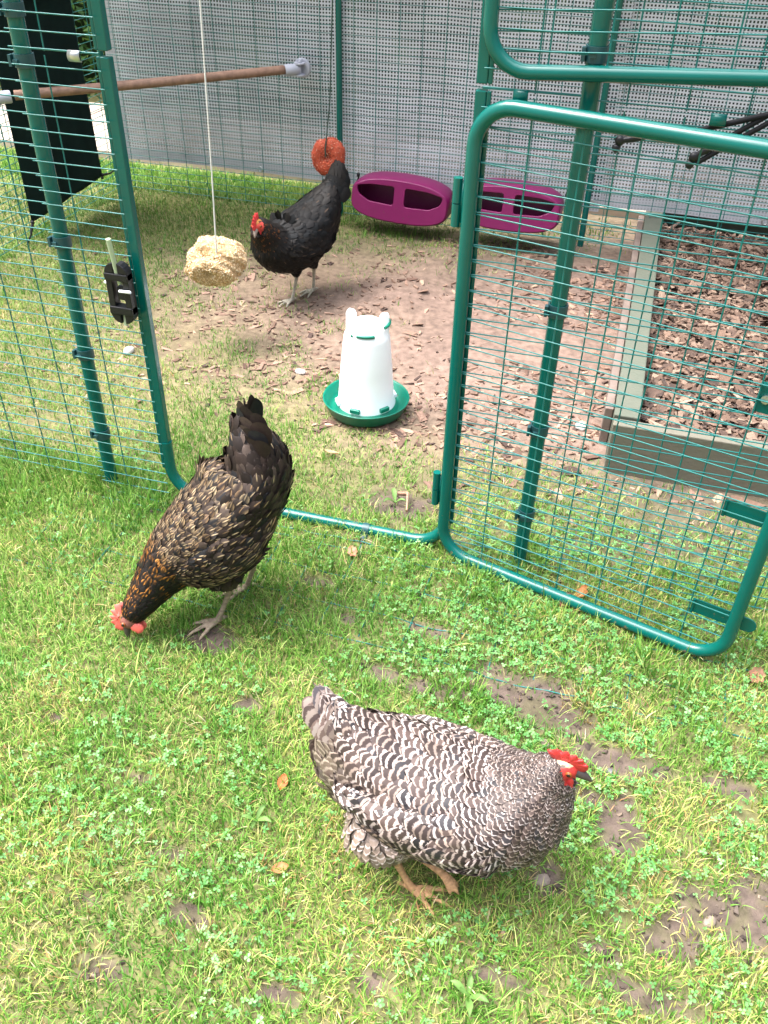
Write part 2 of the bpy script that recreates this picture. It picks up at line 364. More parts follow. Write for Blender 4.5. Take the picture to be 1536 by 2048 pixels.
gx = np.concatenate((-np.geomspace(60, 3.0, 22), np.linspace(-2.9, 1.15, 330), np.geomspace(1.3, 60, 22)))
gy = np.concatenate((-np.geomspace(40, .3, 16)+.2, np.linspace(.0, 4.2, 330), np.geomspace(4.3, 60, 22)))
XX, YY = np.meshgrid(gx, gy, indexing='ij'); ZZ = height(XX, YY)
pv = np.stack([XX, YY, ZZ], -1).reshape(-1, 3); px, py = plan(pv*[1, 1, 0])
g_ = sample(0, px, py); dry = sst(430, 560, py)*(1-sst(880, 1010, py)); md = mudf(pv[:, 0], pv[:, 1])
nzv = fbm(pv[:, 0]*9, pv[:, 1]*9, 4)[:, None]; nz2 = fbm(pv[:, 0]*40+5, pv[:, 1]*40, 3)[:, None]
c_dry = np.array([.178, .122, .096]); c_wet = np.array([.095, .070, .056]); c_thatch = np.array([.155, .165, .045]); c_moss = np.array([.075, .075, .028])
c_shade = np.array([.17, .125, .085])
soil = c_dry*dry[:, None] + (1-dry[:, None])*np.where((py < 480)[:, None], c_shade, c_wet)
soil = soil*(.75+.5*nzv)*(.8+.4*nz2)
soil = soil*(1-.45*md[:, None]*sst(.5, .65, nz2)) + c_moss*.45*md[:, None]*sst(.5, .65, nz2)
tf = (g_*(1-md)*.75)[:, None]*(.5+.7*nz2); tf = np.clip(tf, 0, 1)
gc = soil*(1-tf)+c_thatch*tf
n1, n2 = len(gx), len(gy); ii = np.arange(n1-1)[:, None]*n2+np.arange(n2-1)[None]
me = mesh_np('ground', pv, [np.stack([ii, ii+n2, ii+n2+1, ii+1], -1).reshape(-1, 4)], {'Col': np.c_[np.clip(gc, 0, 1), np.ones(len(gc))]})
kind(link('ground', me, M['soil']), 'structure', 'lawn soil and trodden dirt floor of the run')

# ------------------------------------------------------------------ grass, clover, chips
def scatter(n, x0, x1, y0, y1):
    return rng.uniform(x0, x1, n), rng.uniform(y0, y1, n)
def inview(px, py, m=560): return (px > -m) & (px < 1536+m) & (py < 2048+m+200)
def planter_in(x, y, e=0): return (x > .045-e) & (x < 1.02+e) & (y > 1.96-e) & (y < 3.74+e)
def blades(x, y, hgt, wid, lean, az, col, name_col=None, segs=3):
    segs = 2 if np.mean(y) > 1.7 else 3; n = len(x); z0 = height(x, y)-.003
    dirv = np.stack([np.cos(az), np.sin(az), np.zeros(n)], 1); side = np.stack([-np.sin(az), np.cos(az), np.zeros(n)], 1)
    tw = rng.uniform(-.6, .6, n)[:, None]; side = side*np.cos(tw)+dirv*np.sin(tw)
    V = []; C = []
    for k in range(segs+1):
        t = k/segs; a = lean*(.35+.65*t)                        # bends over with height
        p = np.stack([x, y, z0], 1) + dirv*(hgt*t*np.sin(a))[:, None] + np.array([0, 0, 1])*(hgt*t*np.cos(a))[:, None]
        ww = (wid*(1-t**1.6)*.5+.0001)[:, None]
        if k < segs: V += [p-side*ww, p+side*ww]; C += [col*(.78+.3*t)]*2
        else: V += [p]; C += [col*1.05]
    m = 2*segs+1; V = np.stack(V, 1).reshape(-1, 3); C = np.stack(C, 1).reshape(-1, 3)
    b = np.arange(n)[:, None]*m
    q = np.concatenate([b+np.array([2*k, 2*k+1, 2*k+3, 2*k+2]) for k in range(segs-1)]); t3 = b+np.array([2*segs-2, 2*segs-1, 2*segs])
    return V, [q, t3], C
def pick(pal, wts, n):
    i = rng.choice(len(pal), n, p=np.array(wts)/sum(wts)); return np.array(pal)[i]*rng.uniform(.78, 1.25, (n, 1))
GREEN = [(.058, .180, .018), (.105, .265, .030), (.165, .335, .052), (.25, .40, .085), (.38, .47, .14)]
STRAW = [(.50, .45, .17), (.52, .40, .20), (.40, .45, .12), (.38, .22, .09), (.58, .52, .30)]
gm = MB()
def sow(n, x0, x1, y0, y1, hscale=1., wmin=.0011, wmax=.0026, mode='green'):
    x, y = scatter(n, x0, x1, y0, y1); px, py = plan(np.stack([x, y, 0*x], 1))
    g = sample(0, px, py); st = sample(3, px, py)
    tuft = fbm(x*16+3, y*16, 3); dens = g*sst(.34, .60, tuft+.45*g-.16)*(1-mudf(x, y)*.93)
    yel = np.clip(st*1.0*sst(.30, .62, fbm(x*7+9, y*7+4, 3))*1.5, 0, .9)
    keep = (rng.random(n) < dens) & inview(px, py) & ~planter_in(x, y)
    if mode == 'straw': keep &= rng.random(n) < yel
    if mode == 'lush': keep &= rng.random(n) < sst(.5, .75, fbm(x*5+1, y*5+7, 2)+.25*sst(-100, -2, -px)*(py < 1200))
    x, y, px, py, g, yel = [a[keep] for a in (x, y, px, py, g, yel)]; m = len(x)
    farf = sst(1000, 820, py)
    h = rng.gamma(6, 1/6, m)*(.0225-.004*farf)*hscale; lean = rng.uniform(.15, 1.15, m); az = rng.uniform(0, 6.283, m)
    c = pick(GREEN, (3, 5, 5, 3, 1.5), m)
    if mode == 'straw':
        c = pick(STRAW, (4, 3, 4, 2, 2), m); lean = rng.uniform(.6, 1.5, m); h *= rng.uniform(.7, 1.2, m)
    elif mode == 'lush': h *= 1.5; lean = rng.uniform(.1, .9, m); c = pick(GREEN, (3, 5, 5, 2, .5), m)
    else:
        mixv = (rng.random(m) < yel*.38); c[mixv] = pick(STRAW, (2, .6, 8, 1, .6), mixv.sum())
    shade = (sst(560, 440, py)*sst(360, 400, py)*.55*np.ones(m))[:, None]; c = c*(1-shade) + shade*np.array([.06, .115, .022])*rng.uniform(.7, 1.2, (m, 1))  # shadow towards the back wall painted into the blade colours
    pt = fbm(x*4+60, y*4+13, 3); c = c*(np.array([1, 1, 1])+((pt-.5)*1.1)[:, None]*np.array([1.1, .55, .9])); c = np.clip(c, .01, .8)
    wd = rng.uniform(wmin, wmax, m)
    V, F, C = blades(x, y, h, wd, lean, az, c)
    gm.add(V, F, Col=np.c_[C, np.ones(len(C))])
sow(450800, -2.3, 1.5, -.15, 1.62, 1., .0012, .0027)       # front lawn
sow(58800, -2.3, 1.5, -.15, 1.62, .85, .0009, .0019, 'straw')
sow(50960, -2.3, 1.5, -.15, 1.62, 1.0, .0018, .0036, 'lush')
sow(250000, -2.35, 1.35, 1.62, 3.6, .95, .0015, .0030)      # inside the run
sow(52000, -2.35, 1.35, 1.62, 3.6, 1.05, .0012, .0024, 'straw')
sow(80000, -4.0, 1.9, 3.6, 3.93, 1.5, .0025, .0045)        # strip behind the run
sow(36000, -4.0, -2.25, 2.2, 3.93, 1.5, .0025, .0045)
# taller tussocks along the foot of the wall
def tussock(cx, cy, n, r, hs, green=True):
    a = rng.uniform(0, 6.283, n); rr = r*np.sqrt(rng.random(n)); x = cx+rr*np.cos(a); y = cy+rr*np.sin(a)
    c = pick(GREEN, (3, 5, 5, 2, 1), n) if green else pick(STRAW, (4, 3, 4, 2, 2), n)
    V, F, C = blades(x, y, hs*rng.uniform(.5, 1.1, n), rng.uniform(.0016, .0034, n), rng.uniform(.1, .9, n), a+rng.uniform(-.9, .9, n), c)
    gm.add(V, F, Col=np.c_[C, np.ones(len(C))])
for (tx, ty, n, r, hs) in [(225, 965, 160, .06, .085), (150, 960, 120, .07, .07), (60, 940, 120, .07, .07), (300, 1000, 120, .06, .06), (250, 1030, 140, .08, .06), (100, 1040, 150, .09, .05), (20, 1000, 120, .07, .06), (160, 1100, 120, .08, .045), (385, 1030, 80, .04, .05),
                           (660, 1060, 50, .03, .045), (610, 1040, 50, .03, .05), (800, 1095, 70, .04, .04), (950, 1175, 120, .05, .055), (1010, 1230, 110, .05, .055), (1060, 1140, 90, .04, .06), (1110, 1250, 90, .04, .05), (1300, 1330, 90, .04, .055), (1220, 1320, 80, .04, .05),
                           (1500, 1290, 80, .04, .05), (1380, 1390, 70, .04, .04), (1050, 1090, 70, .03, .07), (930, 1395, 80, .035, .05), (890, 1390, 60, .03, .05), (980, 1430, 60, .03, .04), (700, 1360, 70, .04, .045), (330, 880, 90, .07, .045), (420, 860, 90, .08, .045), (385, 920, 90, .07, .05), (580, 870, 60, .05, .04), (640, 780, 80, .06, .03), (650, 760, 60, .05, .03), (590, 700, 50, .05, .025), (440, 690, 50, .05, .025), (660, 655, 40, .05, .025), (480, 720, 40, .04, .025),
                           (760, 470, 60, .06, .035), (820, 480, 50, .06, .035), (700, 450, 60, .05, .045), (720, 480, 50, .06, .035), (300, 420, 60, .08, .05), (400, 420, 60, .08, .05), (880, 470, 40, .05, .03), (620, 1280, 60, .04, .04), (540, 1190, 70, .05, .045), (530, 1250, 70, .04, .045), (330, 1230, 70, .05, .04), (350, 1270, 60, .04, .035)]:
    p = G(tx, ty); tussock(p[0], p[1], n, r, hs)
for (tx, ty, n, r, hs) in [(1180, 1415, 80, .03, .035), (1150, 1400, 60, .025, .03), (1270, 1440, 60, .03, .03), (1100, 1850, 80, .05, .03), (1300, 1800, 70, .04, .035), (200, 1750, 90, .06, .03), (150, 1950, 90, .05, .03), (400, 1900, 80, .05, .03), (650, 1950, 70, .05, .03), (560, 1700, 60, .05, .03), (100, 1400, 80, .06, .03), (820, 1900, 60, .04, .03), (950, 1870, 60, .04, .03), (1400, 1920, 70, .04, .03), (1500, 1950, 60, .03, .03)]:
    p = G(tx, ty); tussock(p[0], p[1], n, r, hs, False)
o = gm.build('grass', M['grass']); kind(o, 'stuff', 'short patchy lawn grass, green with yellowed straw blades')

def clover(n, x0, x1, y0, y1):
    x, y = scatter(n, x0, x1, y0, y1); px, py = plan(np.stack([x, y, 0*x], 1)); c = sample(2, px, py)
    d = .62*c*sst(.46, .64, fbm(x*11+40, y*11+2, 3)+.18*c)*(1-.93*mudf(x, y))
    k = (rng.random(n) < d) & inview(px, py) & ~planter_in(x, y); x, y = x[k], y[k]; m = len(x)
    s = rng.uniform(.0026, .0050, m); hh = rng.uniform(.006, .020, m); az = rng.uniform(0, 6.283, m); tilt = rng.normal(0, .3, (m, 2))
    base = np.stack([x, y, height(x, y)+hh], 1); N = nrm(np.c_[tilt, np.ones(m)]); col = pick([(.10, .28, .07), (.145, .34, .10), (.20, .40, .15), (.075, .22, .05)], (3, 4, 2, 2), m)
    out = MB()
    sh = np.array([[0, 0, 0], [.55, -.5, .10], [1.15, -.55, .06], [1.35, 0, -.06], [1.15, .55, .06], [.55, .5, .10]])
    for j in range(3):
        a = az+j*2.094; X = np.stack([np.cos(a), np.sin(a), np.zeros(m)], 1); X = nrm(X-N*(X*N).sum(1)[:, None]); Y = np.cross(N, X)
        V = base[:, None]+s[:, None, None]*(sh[None, :, :1]*X[:, None]+sh[None, :, 1:2]*Y[:, None]+sh[None, :, 2:]*N[:, None])
        b = np.arange(m)[:, None]*6; cc = np.repeat(col[:, None], 6, 1)*np.array([.8, 1, 1.1, 1.1, 1.1, 1])[None, :, None]
        out.add(V.reshape(-1, 3), [np.concatenate([b+np.array([0, 1, 2, 3]), b+np.array([0, 3, 4, 5])])], Col=np.c_[cc.reshape(-1, 3), np.ones(m*6)])
    return out
kind(clover(150000, -2.3, 1.5, -.15, 1.75).build('clover_leaves', M['clover'], smooth=False), 'stuff', 'low clover patches among the lawn grass')

def chips(x, y, z, L, Wd, T, tilt, pal, wts):
    n = len(x); az = rng.uniform(0, 6.283, n)
    X = np.stack([np.cos(az), np.sin(az), rng.normal(0, 1, n)*tilt], 1); X = nrm(X); N = np.stack([rng.normal(0, 1, n)*tilt, rng.normal(0, 1, n)*tilt, np.ones(n)], 1)
    N = nrm(N-X*(N*X).sum(1)[:, None]); Y = np.cross(N, X)
    b8 = np.array([[a, b, c] for a in (-.5, .5) for b in (-.5, .5) for c in (-.5, .5)])[None]*np.ones((n, 1, 1))
    b8 = b8+np.concatenate([rng.uniform(-.28, .28, (n, 8, 2)), rng.uniform(-.15, .15, (n, 8, 1))], 2)
    b8[:, :4, 1] *= rng.uniform(.35, 1.1, (n, 1))
    V = np.stack([x, y, z], 1)[:, None]+b8[:, :, :1]*(L[:, None]*X)[:, None]+b8[:, :, 1:2]*(Wd[:, None]*Y)[:, None]+b8[:, :, 2:]*(T[:, None]*N)[:, None]
    f = np.array([[0, 1, 3, 2], [4, 6, 7, 5], [0, 4, 5, 1], [2, 3, 7, 6], [0, 2, 6, 4], [1, 5, 7, 3]])
    F = (np.arange(n)[:, None, None]*8+f[None]).reshape(-1, 4); c = np.repeat(pick(pal, wts, n)[:, None], 8, 1).reshape(-1, 3)
    return V.reshape(-1, 3), [F], np.c_[c, np.ones(len(c))]
CHIP = [(.150, .092, .066), (.200, .126, .092), (.26, .168, .122), (.105, .062, .046), (.34, .235, .165), (.065, .042, .034)]
n = 34000; x, y = scatter(n, -2.1, .75, 1.3, 3.5); px, py = plan(np.stack([x, y, 0*x], 1))
k = (rng.random(n) < sample(1, px, py)**1.25*.85*sst(.38, .64, fbm(x*6+70, y*6, 3)+.08)) & inview(px, py) & ~planter_in(x, y, .01) & (np.hypot(x+.645, y-2.075) > .11)
x, y = x[k], y[k]; n = len(x); L = rng.gamma(2.4, .0054, n)+.003
Lc = rng.gamma(3, .0016, 9000)+.0015; xc, yc = scatter(9000, -1.4, .75, .3, 2.2); mk = rng.random(9000) < np.maximum(mudf(xc, yc), .03); xc, yc, Lc = xc[mk], yc[mk], Lc[mk]
Vc, Fc, Cc = chips(xc, yc, height(xc, yc)+.001, Lc, Lc*rng.uniform(.5, 1, len(Lc)), Lc*.6, .5, [(.075, .055, .045), (.11, .085, .068), (.05, .038, .032), (.20, .15, .11)], (4, 3, 3, 1))
cm = MB(); cm.add(Vc, Fc, Col=Cc); kind(cm.build('soil_crumbs', M['chip'], smooth=False), 'stuff', 'crumbs of soil and grit on the bare patches')
V, F, C = chips(x, y, height(x, y)+rng.uniform(0, .004, n), L, L*rng.uniform(.22, .6, n), rng.uniform(.002, .005, n), .16, CHIP, (3, 4, 4, 2, 2, 1))
cm = MB(); cm.add(V, F, Col=C); kind(cm.build('wood_chips', M['chip'], smooth=False), 'stuff', 'pinkish brown wood chips trodden into the dirt of the run')
n = 24000; x, y = scatter(n, .09, .98, 2.03, 3.66); L = rng.gamma(3.2, .0058, n)+.004; lay = rng.random(n)
V, F, C = chips(x, y, .07+.028*lay+.012*(fbm(x*5, y*5, 3)-.5), L, L*rng.uniform(.3, .7, n), rng.uniform(.002, .006, n), .38, [(.115, .073, .052), (.150, .098, .071), (.19, .130, .096), (.085, .055, .042), (.25, .178, .13), (.055, .037, .030)], (4, 4, 3, 3, 1.2, 2))
cm = MB(); cm.add(V, F, Col=C); kind(cm.build('bark_mulch', M['chip'], smooth=False), 'stuff', 'loose brown bark mulch filling the raised bed')

# ------------------------------------------------------------------ path and hedge behind the run
pm = MB()
for i in range(14):
    for j in range(2):
        pm.box((-5.2+i*.62, 4.20+j*.43, .012), (.61, .42, .05))
kind(pm.build('path', M['pave'], bevel=.004, smooth=False), 'structure', 'beige paving slab path behind the run')
def hedge():
    t = thing('conifer_hedge', (-1.5, 5.2, 0), 'green conifer hedge behind the path, seen past the dark cloth and through the tarpaulin', 'hedge')
    m = MB(); n = 26000; x = rng.uniform(-6, 2.6, n); z = rng.uniform(.02, 2.3, n); dep = rng.random(n)**1.7
    y = 4.86+.10*(fbm(x*3, z*3, 3)-.5)*3+dep*.5
    L = rng.uniform(.03, .075, n); az = rng.uniform(0, 6.283, n)
    D = nrm(np.stack([np.cos(az)*.8, -.55+rng.normal(0, .4, n), rng.normal(.25, .55, n)], 1)); S = nrm(np.cross(D, rng.normal(0, 1, (n, 3))))
    P = np.stack([x, y, z], 1); W = (L*.22)[:, None]
    V = np.stack([P, P+D*(L*.45)[:, None]-S*W, P+D*L[:, None], P+D*(L*.45)[:, None]+S*W], 1).reshape(-1, 3)
    c = np.repeat(pick([(.028, .075, .018), (.05, .12, .025), (.085, .17, .035), (.15, .22, .05)], (4, 4, 2, 1), n)[:, None], 4, 1).reshape(-1, 3)
    m.add(V, [np.arange(4*n).reshape(-1, 4)], Col=np.c_[c, np.ones(len(c))]); m.build('foliage', M['hedge'], t)
    s = MB()
    for xx in np.arange(-5.9, 2.6, .55): s.tube([(xx, 5.25, 0), (xx+.04, 5.28, 1.1), (xx, 5.3, 2.1)], .03, 7, rs=[.035, .025, .008])
    s.build('stem', M['bark'], t)
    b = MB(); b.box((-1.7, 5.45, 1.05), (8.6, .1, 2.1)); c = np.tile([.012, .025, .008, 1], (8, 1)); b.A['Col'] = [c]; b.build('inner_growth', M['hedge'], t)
hedge()

# ------------------------------------------------------------------ wire mesh run
SZ, SXW, WR = .0285, .0905, .00135
XL0, XL, XJL, XJR, XR, XR2 = -2.27, -1.135, -.958, -.272, -.098, .94
YF, YB = 1.53, 3.58
def wires(mb, o, ex, W, z0, z1, first=.045, sx=SXW, frame=True):
    o = np.asarray(o, float); ex = np.asarray(ex, float); nrmv = np.array([ex[1], -ex[0], 0])*WR*1.9
    nz = int(round((z1-z0)/SZ))
    for k in range(nz+1):
        z = z0+k*SZ; jit = rng.normal(0, .0006, 2)
        mb.tube([o+[0, 0, z+jit[0]]+nrmv, o+ex*W+[0, 0, z+jit[1]]+nrmv], WR, 5)
    for a in np.arange(first, W-.01, sx):
        j = rng.normal(0, .001, 2); mb.tube([o+ex*(a+j[0])+[0, 0, z0-.004], o+ex*(a+j[1])+[0, 0, z1+.004]], WR*1.12, 5)
def panel(parent, o, ex, W, z0, z1, **k):
    m = MB(); wires(m, o, ex, W, z0, z1, **k); return m.build('mesh_panel', M['wire'], parent)
def post(parent, x, y, r=.0135, z1=2.05):
    m = MB(); m.tube([(x, y, -.02), (x, y, z1)], r, 16); return m.build('post', M['green'], parent)
JOIN = .985
# back wall
t = thing('back_fence', (-.65, YB, 0), 'far green wire mesh wall of the run, in front of the pale tarpaulin', 'fence')
for x0, W in ((XL0+.03, 1.0), (-1.195, 1.0), (-.155, 1.07), (.94, 1.0)):
    panel(t, (x0, YB, 0), (1, 0, 0), W, .02, JOIN-.018); panel(t, (x0, YB, 0), (1, 0, 0), W, JOIN, 1.98)
for x in (XL0, -1.212, -.178, .92): post(t, x, YB, .0125)
# left side wall
t = thing('side_fence', (XL0, 2.55, 0), 'green wire mesh end wall at the left, carrying the dark cloth', 'fence')
for y0 in (YF+.02, 2.57):
    panel(t, (XL0, y0, 0), (0, 1, 0), .99, .02, JOIN-.018); panel(t, (XL0, y0, 0), (0, 1, 0), .99, JOIN, 1.98)
post(t, XL0, 2.555, .0125)
# front wall
tf_ = thing('front_fence', (-.6, YF, 0), 'near green wire mesh wall of the run, round the open doorway', 'fence')
panel(tf_, (XL0+.01, YF, 0), (1, 0, 0), XL-XL0-.022, .015, JOIN-.022); panel(tf_, (XL0+.01, YF, 0), (1, 0, 0), XL-XL0-.022, JOIN-.006, 1.98)
# door panel: narrow strips either side of the doorway
for (a, b, f) in ((XL-.012, XJL-.004, .072), (XJR+.004, XR-.012, .085)):
    panel(tf_, (a, YF-.016, 0), (1, 0, 0), b-a, .018, JOIN-.012, first=f, sx=.2); panel(tf_, (a, YF-.016, 0), (1, 0, 0), b-a, JOIN+.003, 1.98, first=f, sx=.2)
panel(tf_, (XR+.014, YF, 0), (1, 0, 0), XR2-XR, .015, JOIN-.022); panel(tf_, (XR+.014, YF, 0), (1, 0, 0), XR2-XR, JOIN-.006, 1.98)
for x in (XL, XR, XL0, XR2): post(tf_, x, YF+.004, .0155)
def jamb(x, s):
    m = MB()
    for z0, z1 in ((.085, JOIN-.004), (JOIN+.006, 1.98)):
        m.box((x, YF-.002, (z0+z1)/2), (.019, .018, z1-z0)); m.box((x-s*.0135, YF-.008, (z0+z1)/2), (.008, .004, z1-z0))
    return m.build('door_jamb', M['green'], tf_, smooth=False, bevel=.004)
jamb(XJL, 1); jamb(XJR, -1)
# threshold: one bent pipe across the bottom of the doorway
r_ = .075; a90 = np.linspace(0, math.pi/2, 8)
pts = [(XJL, YF-.002, .16)] + [(XJL+r_-r_*math.cos(a), YF-.002, .014+r_-r_*math.sin(a)) for a in a90] + [(XJR-r_+r_*math.sin(a), YF-.002, .014+r_-r_*math.cos(a)) for a in a90] + [(XJR, YF-.002, .16)]
m = MB(); m.tube(pts, .0135, 14); m.build('threshold_pipe', M['green'], tf_)
def clipring(x, z, y=YF):
    m = MB(); a = np.linspace(-.3*math.pi, 1.3*math.pi, 20)
    th = [(x+.0195*math.cos(q), y+.004-.0195*math.sin(q), z) for q in a]
    V = []; h = .0115
    for rr in (.0162, .0188):
        for zz in (-h, h): V.append([(x+rr*math.cos(q), y+.004-rr*math.sin(q), z+zz) for q in a])
    V = np.array(V); k = len(a); i = np.arange(k-1)
    idx = lambda s_, i_: s_*k+i_
    F = [np.stack([idx(p, i), idx(p, i+1), idx(q, i+1), idx(q, i)], -1) for p, q in ((0, 1), (1, 3), (3, 2), (2, 0))]
    m.add(V.reshape(-1, 3), [np.concatenate(F)]); m.add(V[:, 0], [[[0, 1, 3, 2]]]); m.add(V[:, -1], [[[0, 2, 3, 1]]])
    m.box((x-.005, y-.0165, z), (.010, .004, .006)); m.box((x-.0195, y-.008, z), (.006, .012, .020))
    return m.build('clip', M['clip'], tf_, smooth=False)
for z in (1.045, .962, .62, .36, .145): clipring(XL, z)
for z in (1.045, .95, .62, .36, .145): clipring(XR, z)
def panelclip(x, z, dark=False):
    m = MB(); a = np.linspace(-.25*math.pi, 1.05*math.pi, 14)
    P = np.array([(YF-.020-.007*math.sin(q)*1.0, z-.006+.0095*math.cos(q)*1.0) for q in a]); V = np.concatenate([[(x-.012, p[0], p[1]) for p in P], [(x+.012, p[0], p[1]) for p in P]])
    k = len(a); i = np.arange(k-1); m.add(V, [np.stack([i, i+1, i+1+k, i+k], -1)])
    o = m.build('panel_clip', M['green'] if dark else M['steel'], tf_); s = o.modifiers.new('t', 'SOLIDIFY'); s.thickness = .0015; return o
panelclip(-1.01, JOIN+.002); panelclip(-.205, JOIN+.002, True); panelclip(.1, JOIN-.008, True)
m = MB(); q = np.array([(-.52, YF-.002)]); 
a = np.linspace(-.2*math.pi, 1.2*math.pi, 16); P = np.array([(YF-.002+.0155*math.cos(k), .014+.0155*math.sin(k)) for k in a]); P = np.concatenate([P, [(YF-.03, .006), (YF-.042, .004)]]) if False else P
k = len(P); V = np.concatenate([[(-.468, *p) for p in P], [(-.452, *p) for p in P]]); i = np.arange(k-1); m.add(V, [np.stack([i, i+1, i+1+k, i+k], -1)]); m.box((-.46, YF-.024, .010), (.016, .022, .003)); m.box((-.46, YF-.036, .006), (.016, .003, .012))
m.build('threshold_clip', M['clip'], tf_)

# anti-dig skirt lying in the grass in front
ts = thing('mesh_skirt', (-.5, 1.3, 0), 'green wire mesh skirt lying half buried in the grass before the doorway', 'wire mesh')
m = MB()
def gw(a, b, r=.0014, n=14):
    t_ = np.linspace(0, 1, n)[:, None]; P = np.array(a)*(1-t_)+np.array(b)*t_; z = height(P[:, 0], P[:, 1])+.0015+rng.normal(0, .001, n); m.tube(np.c_[P, z], r, 5)
for k, yy in enumerate((1.497, 1.468, 1.38, 1.29, 1.20)): gw((-1.2, yy), (.55, yy-.03), .0016 if k < 2 else .0013, 60)
for xx in np.arange(-1.18, .56, .0905): gw((xx, 1.497), (xx-.01, 1.20))
m.build('mesh_panel', M['wire'], ts)

# ------------------------------------------------------------------ gates
def gate(name, label, hinge, tip, z0, z1, rad, wr0, tilt=0.):
    hinge = np.array(hinge, float); tip = np.array(tip, float); ex = tip-hinge; W = np.linalg.norm(ex); ex = ex/W
    t = thing(name, (*hinge, 0), label, 'gate', None); o3 = np.array([hinge[0], hinge[1], 0]); e3 = np.array([ex[0], ex[1], 0])
    a = np.linspace(0, math.pi/2, 9); c = rad
    P2 = [(c-c*math.cos(k), z0+c-c*math.sin(k)) for k in a] + [(W-c+c*math.sin(k), z0+c-c*math.cos(k)) for k in a] + [(W-c+c*math.cos(k), z1-c+c*math.sin(k)) for k in a] + [(c-c*math.sin(k), z1-c+c*math.cos(k)) for k in a]
    m = MB(); m.tube([o3+e3*u+np.array([0, 0, z+tilt*u]) for u, z in P2], wr0, 16, closed=True); m.build('gate_frame', M['green'], t)
    m = MB(); nb = np.array([e3[1], -e3[0], 0]); off = -nb*.004
    nz = int((z1-z0-.05)/SZ)
    for k in range(nz+1):
        z = z0+.028+k*SZ; cut = 0
        for zz in (z-z0, z1-z):
            if zz < c: cut = max(cut, c-math.sqrt(max(c*c-(c-zz)**2, 0)))
        j = rng.normal(0, .0006, 2); m.tube([o3+e3*cut+off+[0, 0, z+j[0]+tilt*cut], o3+e3*(W-cut)+off+[0, 0, z+j[1]+tilt*(W-cut)]], WR, 5)
    for u in np.arange(.095, W-.03, SXW):
        j = rng.normal(0, .001, 2); m.tube([o3+e3*(u+j[0])+off-nb*2*WR+[0, 0, z0+.004+tilt*u], o3+e3*(u+j[1])+off-nb*2*WR+[0, 0, z1-.004+tilt*u]], WR*1.15, 5)
    m.build('mesh_panel', M['wire'], t)
    return t, o3, e3, nb, W
hg = (XJR-.002, YF-.020); tp = G(1441, 1318, .02)[:2]
tg, o3, e3, nb, W = gate('lower_gate', 'lower half of the green stable gate, swung open towards the camera', hg, tp, .016, .965, .068, .0133)
def strip(u0, u1, z, h=.034, nm='latch_plate'):
    m = MB(); k = np.linspace(-math.pi/2, math.pi/2, 8); L = u1-u0
    poly = [(0, -h/2)]+[(L-h/2+h/2*math.cos(q), h/2*math.sin(q)) for q in k]+[(0, h/2)]
    m.prism(poly, e3, np.array([0, 0, 1]), nb, o3+e3*u0+np.array([0, 0, z])-nb*.012, .003)
    m.tube([o3+e3*u0+[0, 0, z-h/2]-nb*.010, o3+e3*u0+[0, 0, z+h/2]-nb*.010], .0035, 6); return m.build(nm, M['green'], tg, smooth=False, bevel=.0008)
strip(W-.082, W+.040, .118); strip(W-.082, W+.040, .36)
m = MB(); bo = o3+e3*(W-.088)+np.array([0, 0, .585])-nb*.012; m.box(bo+e3*.05, (.10, .003, .05), np.stack([e3, nb, [0, 0, 1]], 1)); m.box(bo+e3*.05+np.array([0, 0, .018])-nb*.012, (.10, .026, .003), np.stack([e3, nb, [0, 0, 1]], 1)); m.box(bo+e3*.05+np.array([0, 0, .013])+nb*(-.025), (.09, .003, .014), np.stack([e3, nb, [0, 0, 1]], 1))
lp = m.build('latch_box', M['green'], tg, smooth=False, bevel=.002)
m = MB(); m.tube([bo+e3*.014-nb*.004+[0, 0, .002], bo+e3*.014+nb*.006+[0, 0, .002]], .0075, 10); ob = m.build('bolt', M['steel'], lp)
ob.location = tuple(-np.array(WLOC[lp.name])+np.array(WLOC[lp.name]))
for z in (.80, .18):
    m = MB(); m.tube([(hg[0]-.024, YF-.014, z-.042), (hg[0]-.024, YF-.014, z-.002)], .0085, 12); m.tube([(hg[0]-.024, YF-.014, z), (hg[0]-.024, YF-.014, z+.042)], .0085, 12)
    m.box((hg[0]-.012, YF-.014, z), (.022, .006, .07)); m.build('hinge', M['green'], tg)
hu = np.array([XJR+.008, YF-.020]); du = np.array([.62, -.015])
gate('upper_gate', 'upper half of the green stable gate, swung open above the lower half', hu, hu+du, 1.012, 1.955, .068, .0118, .055)

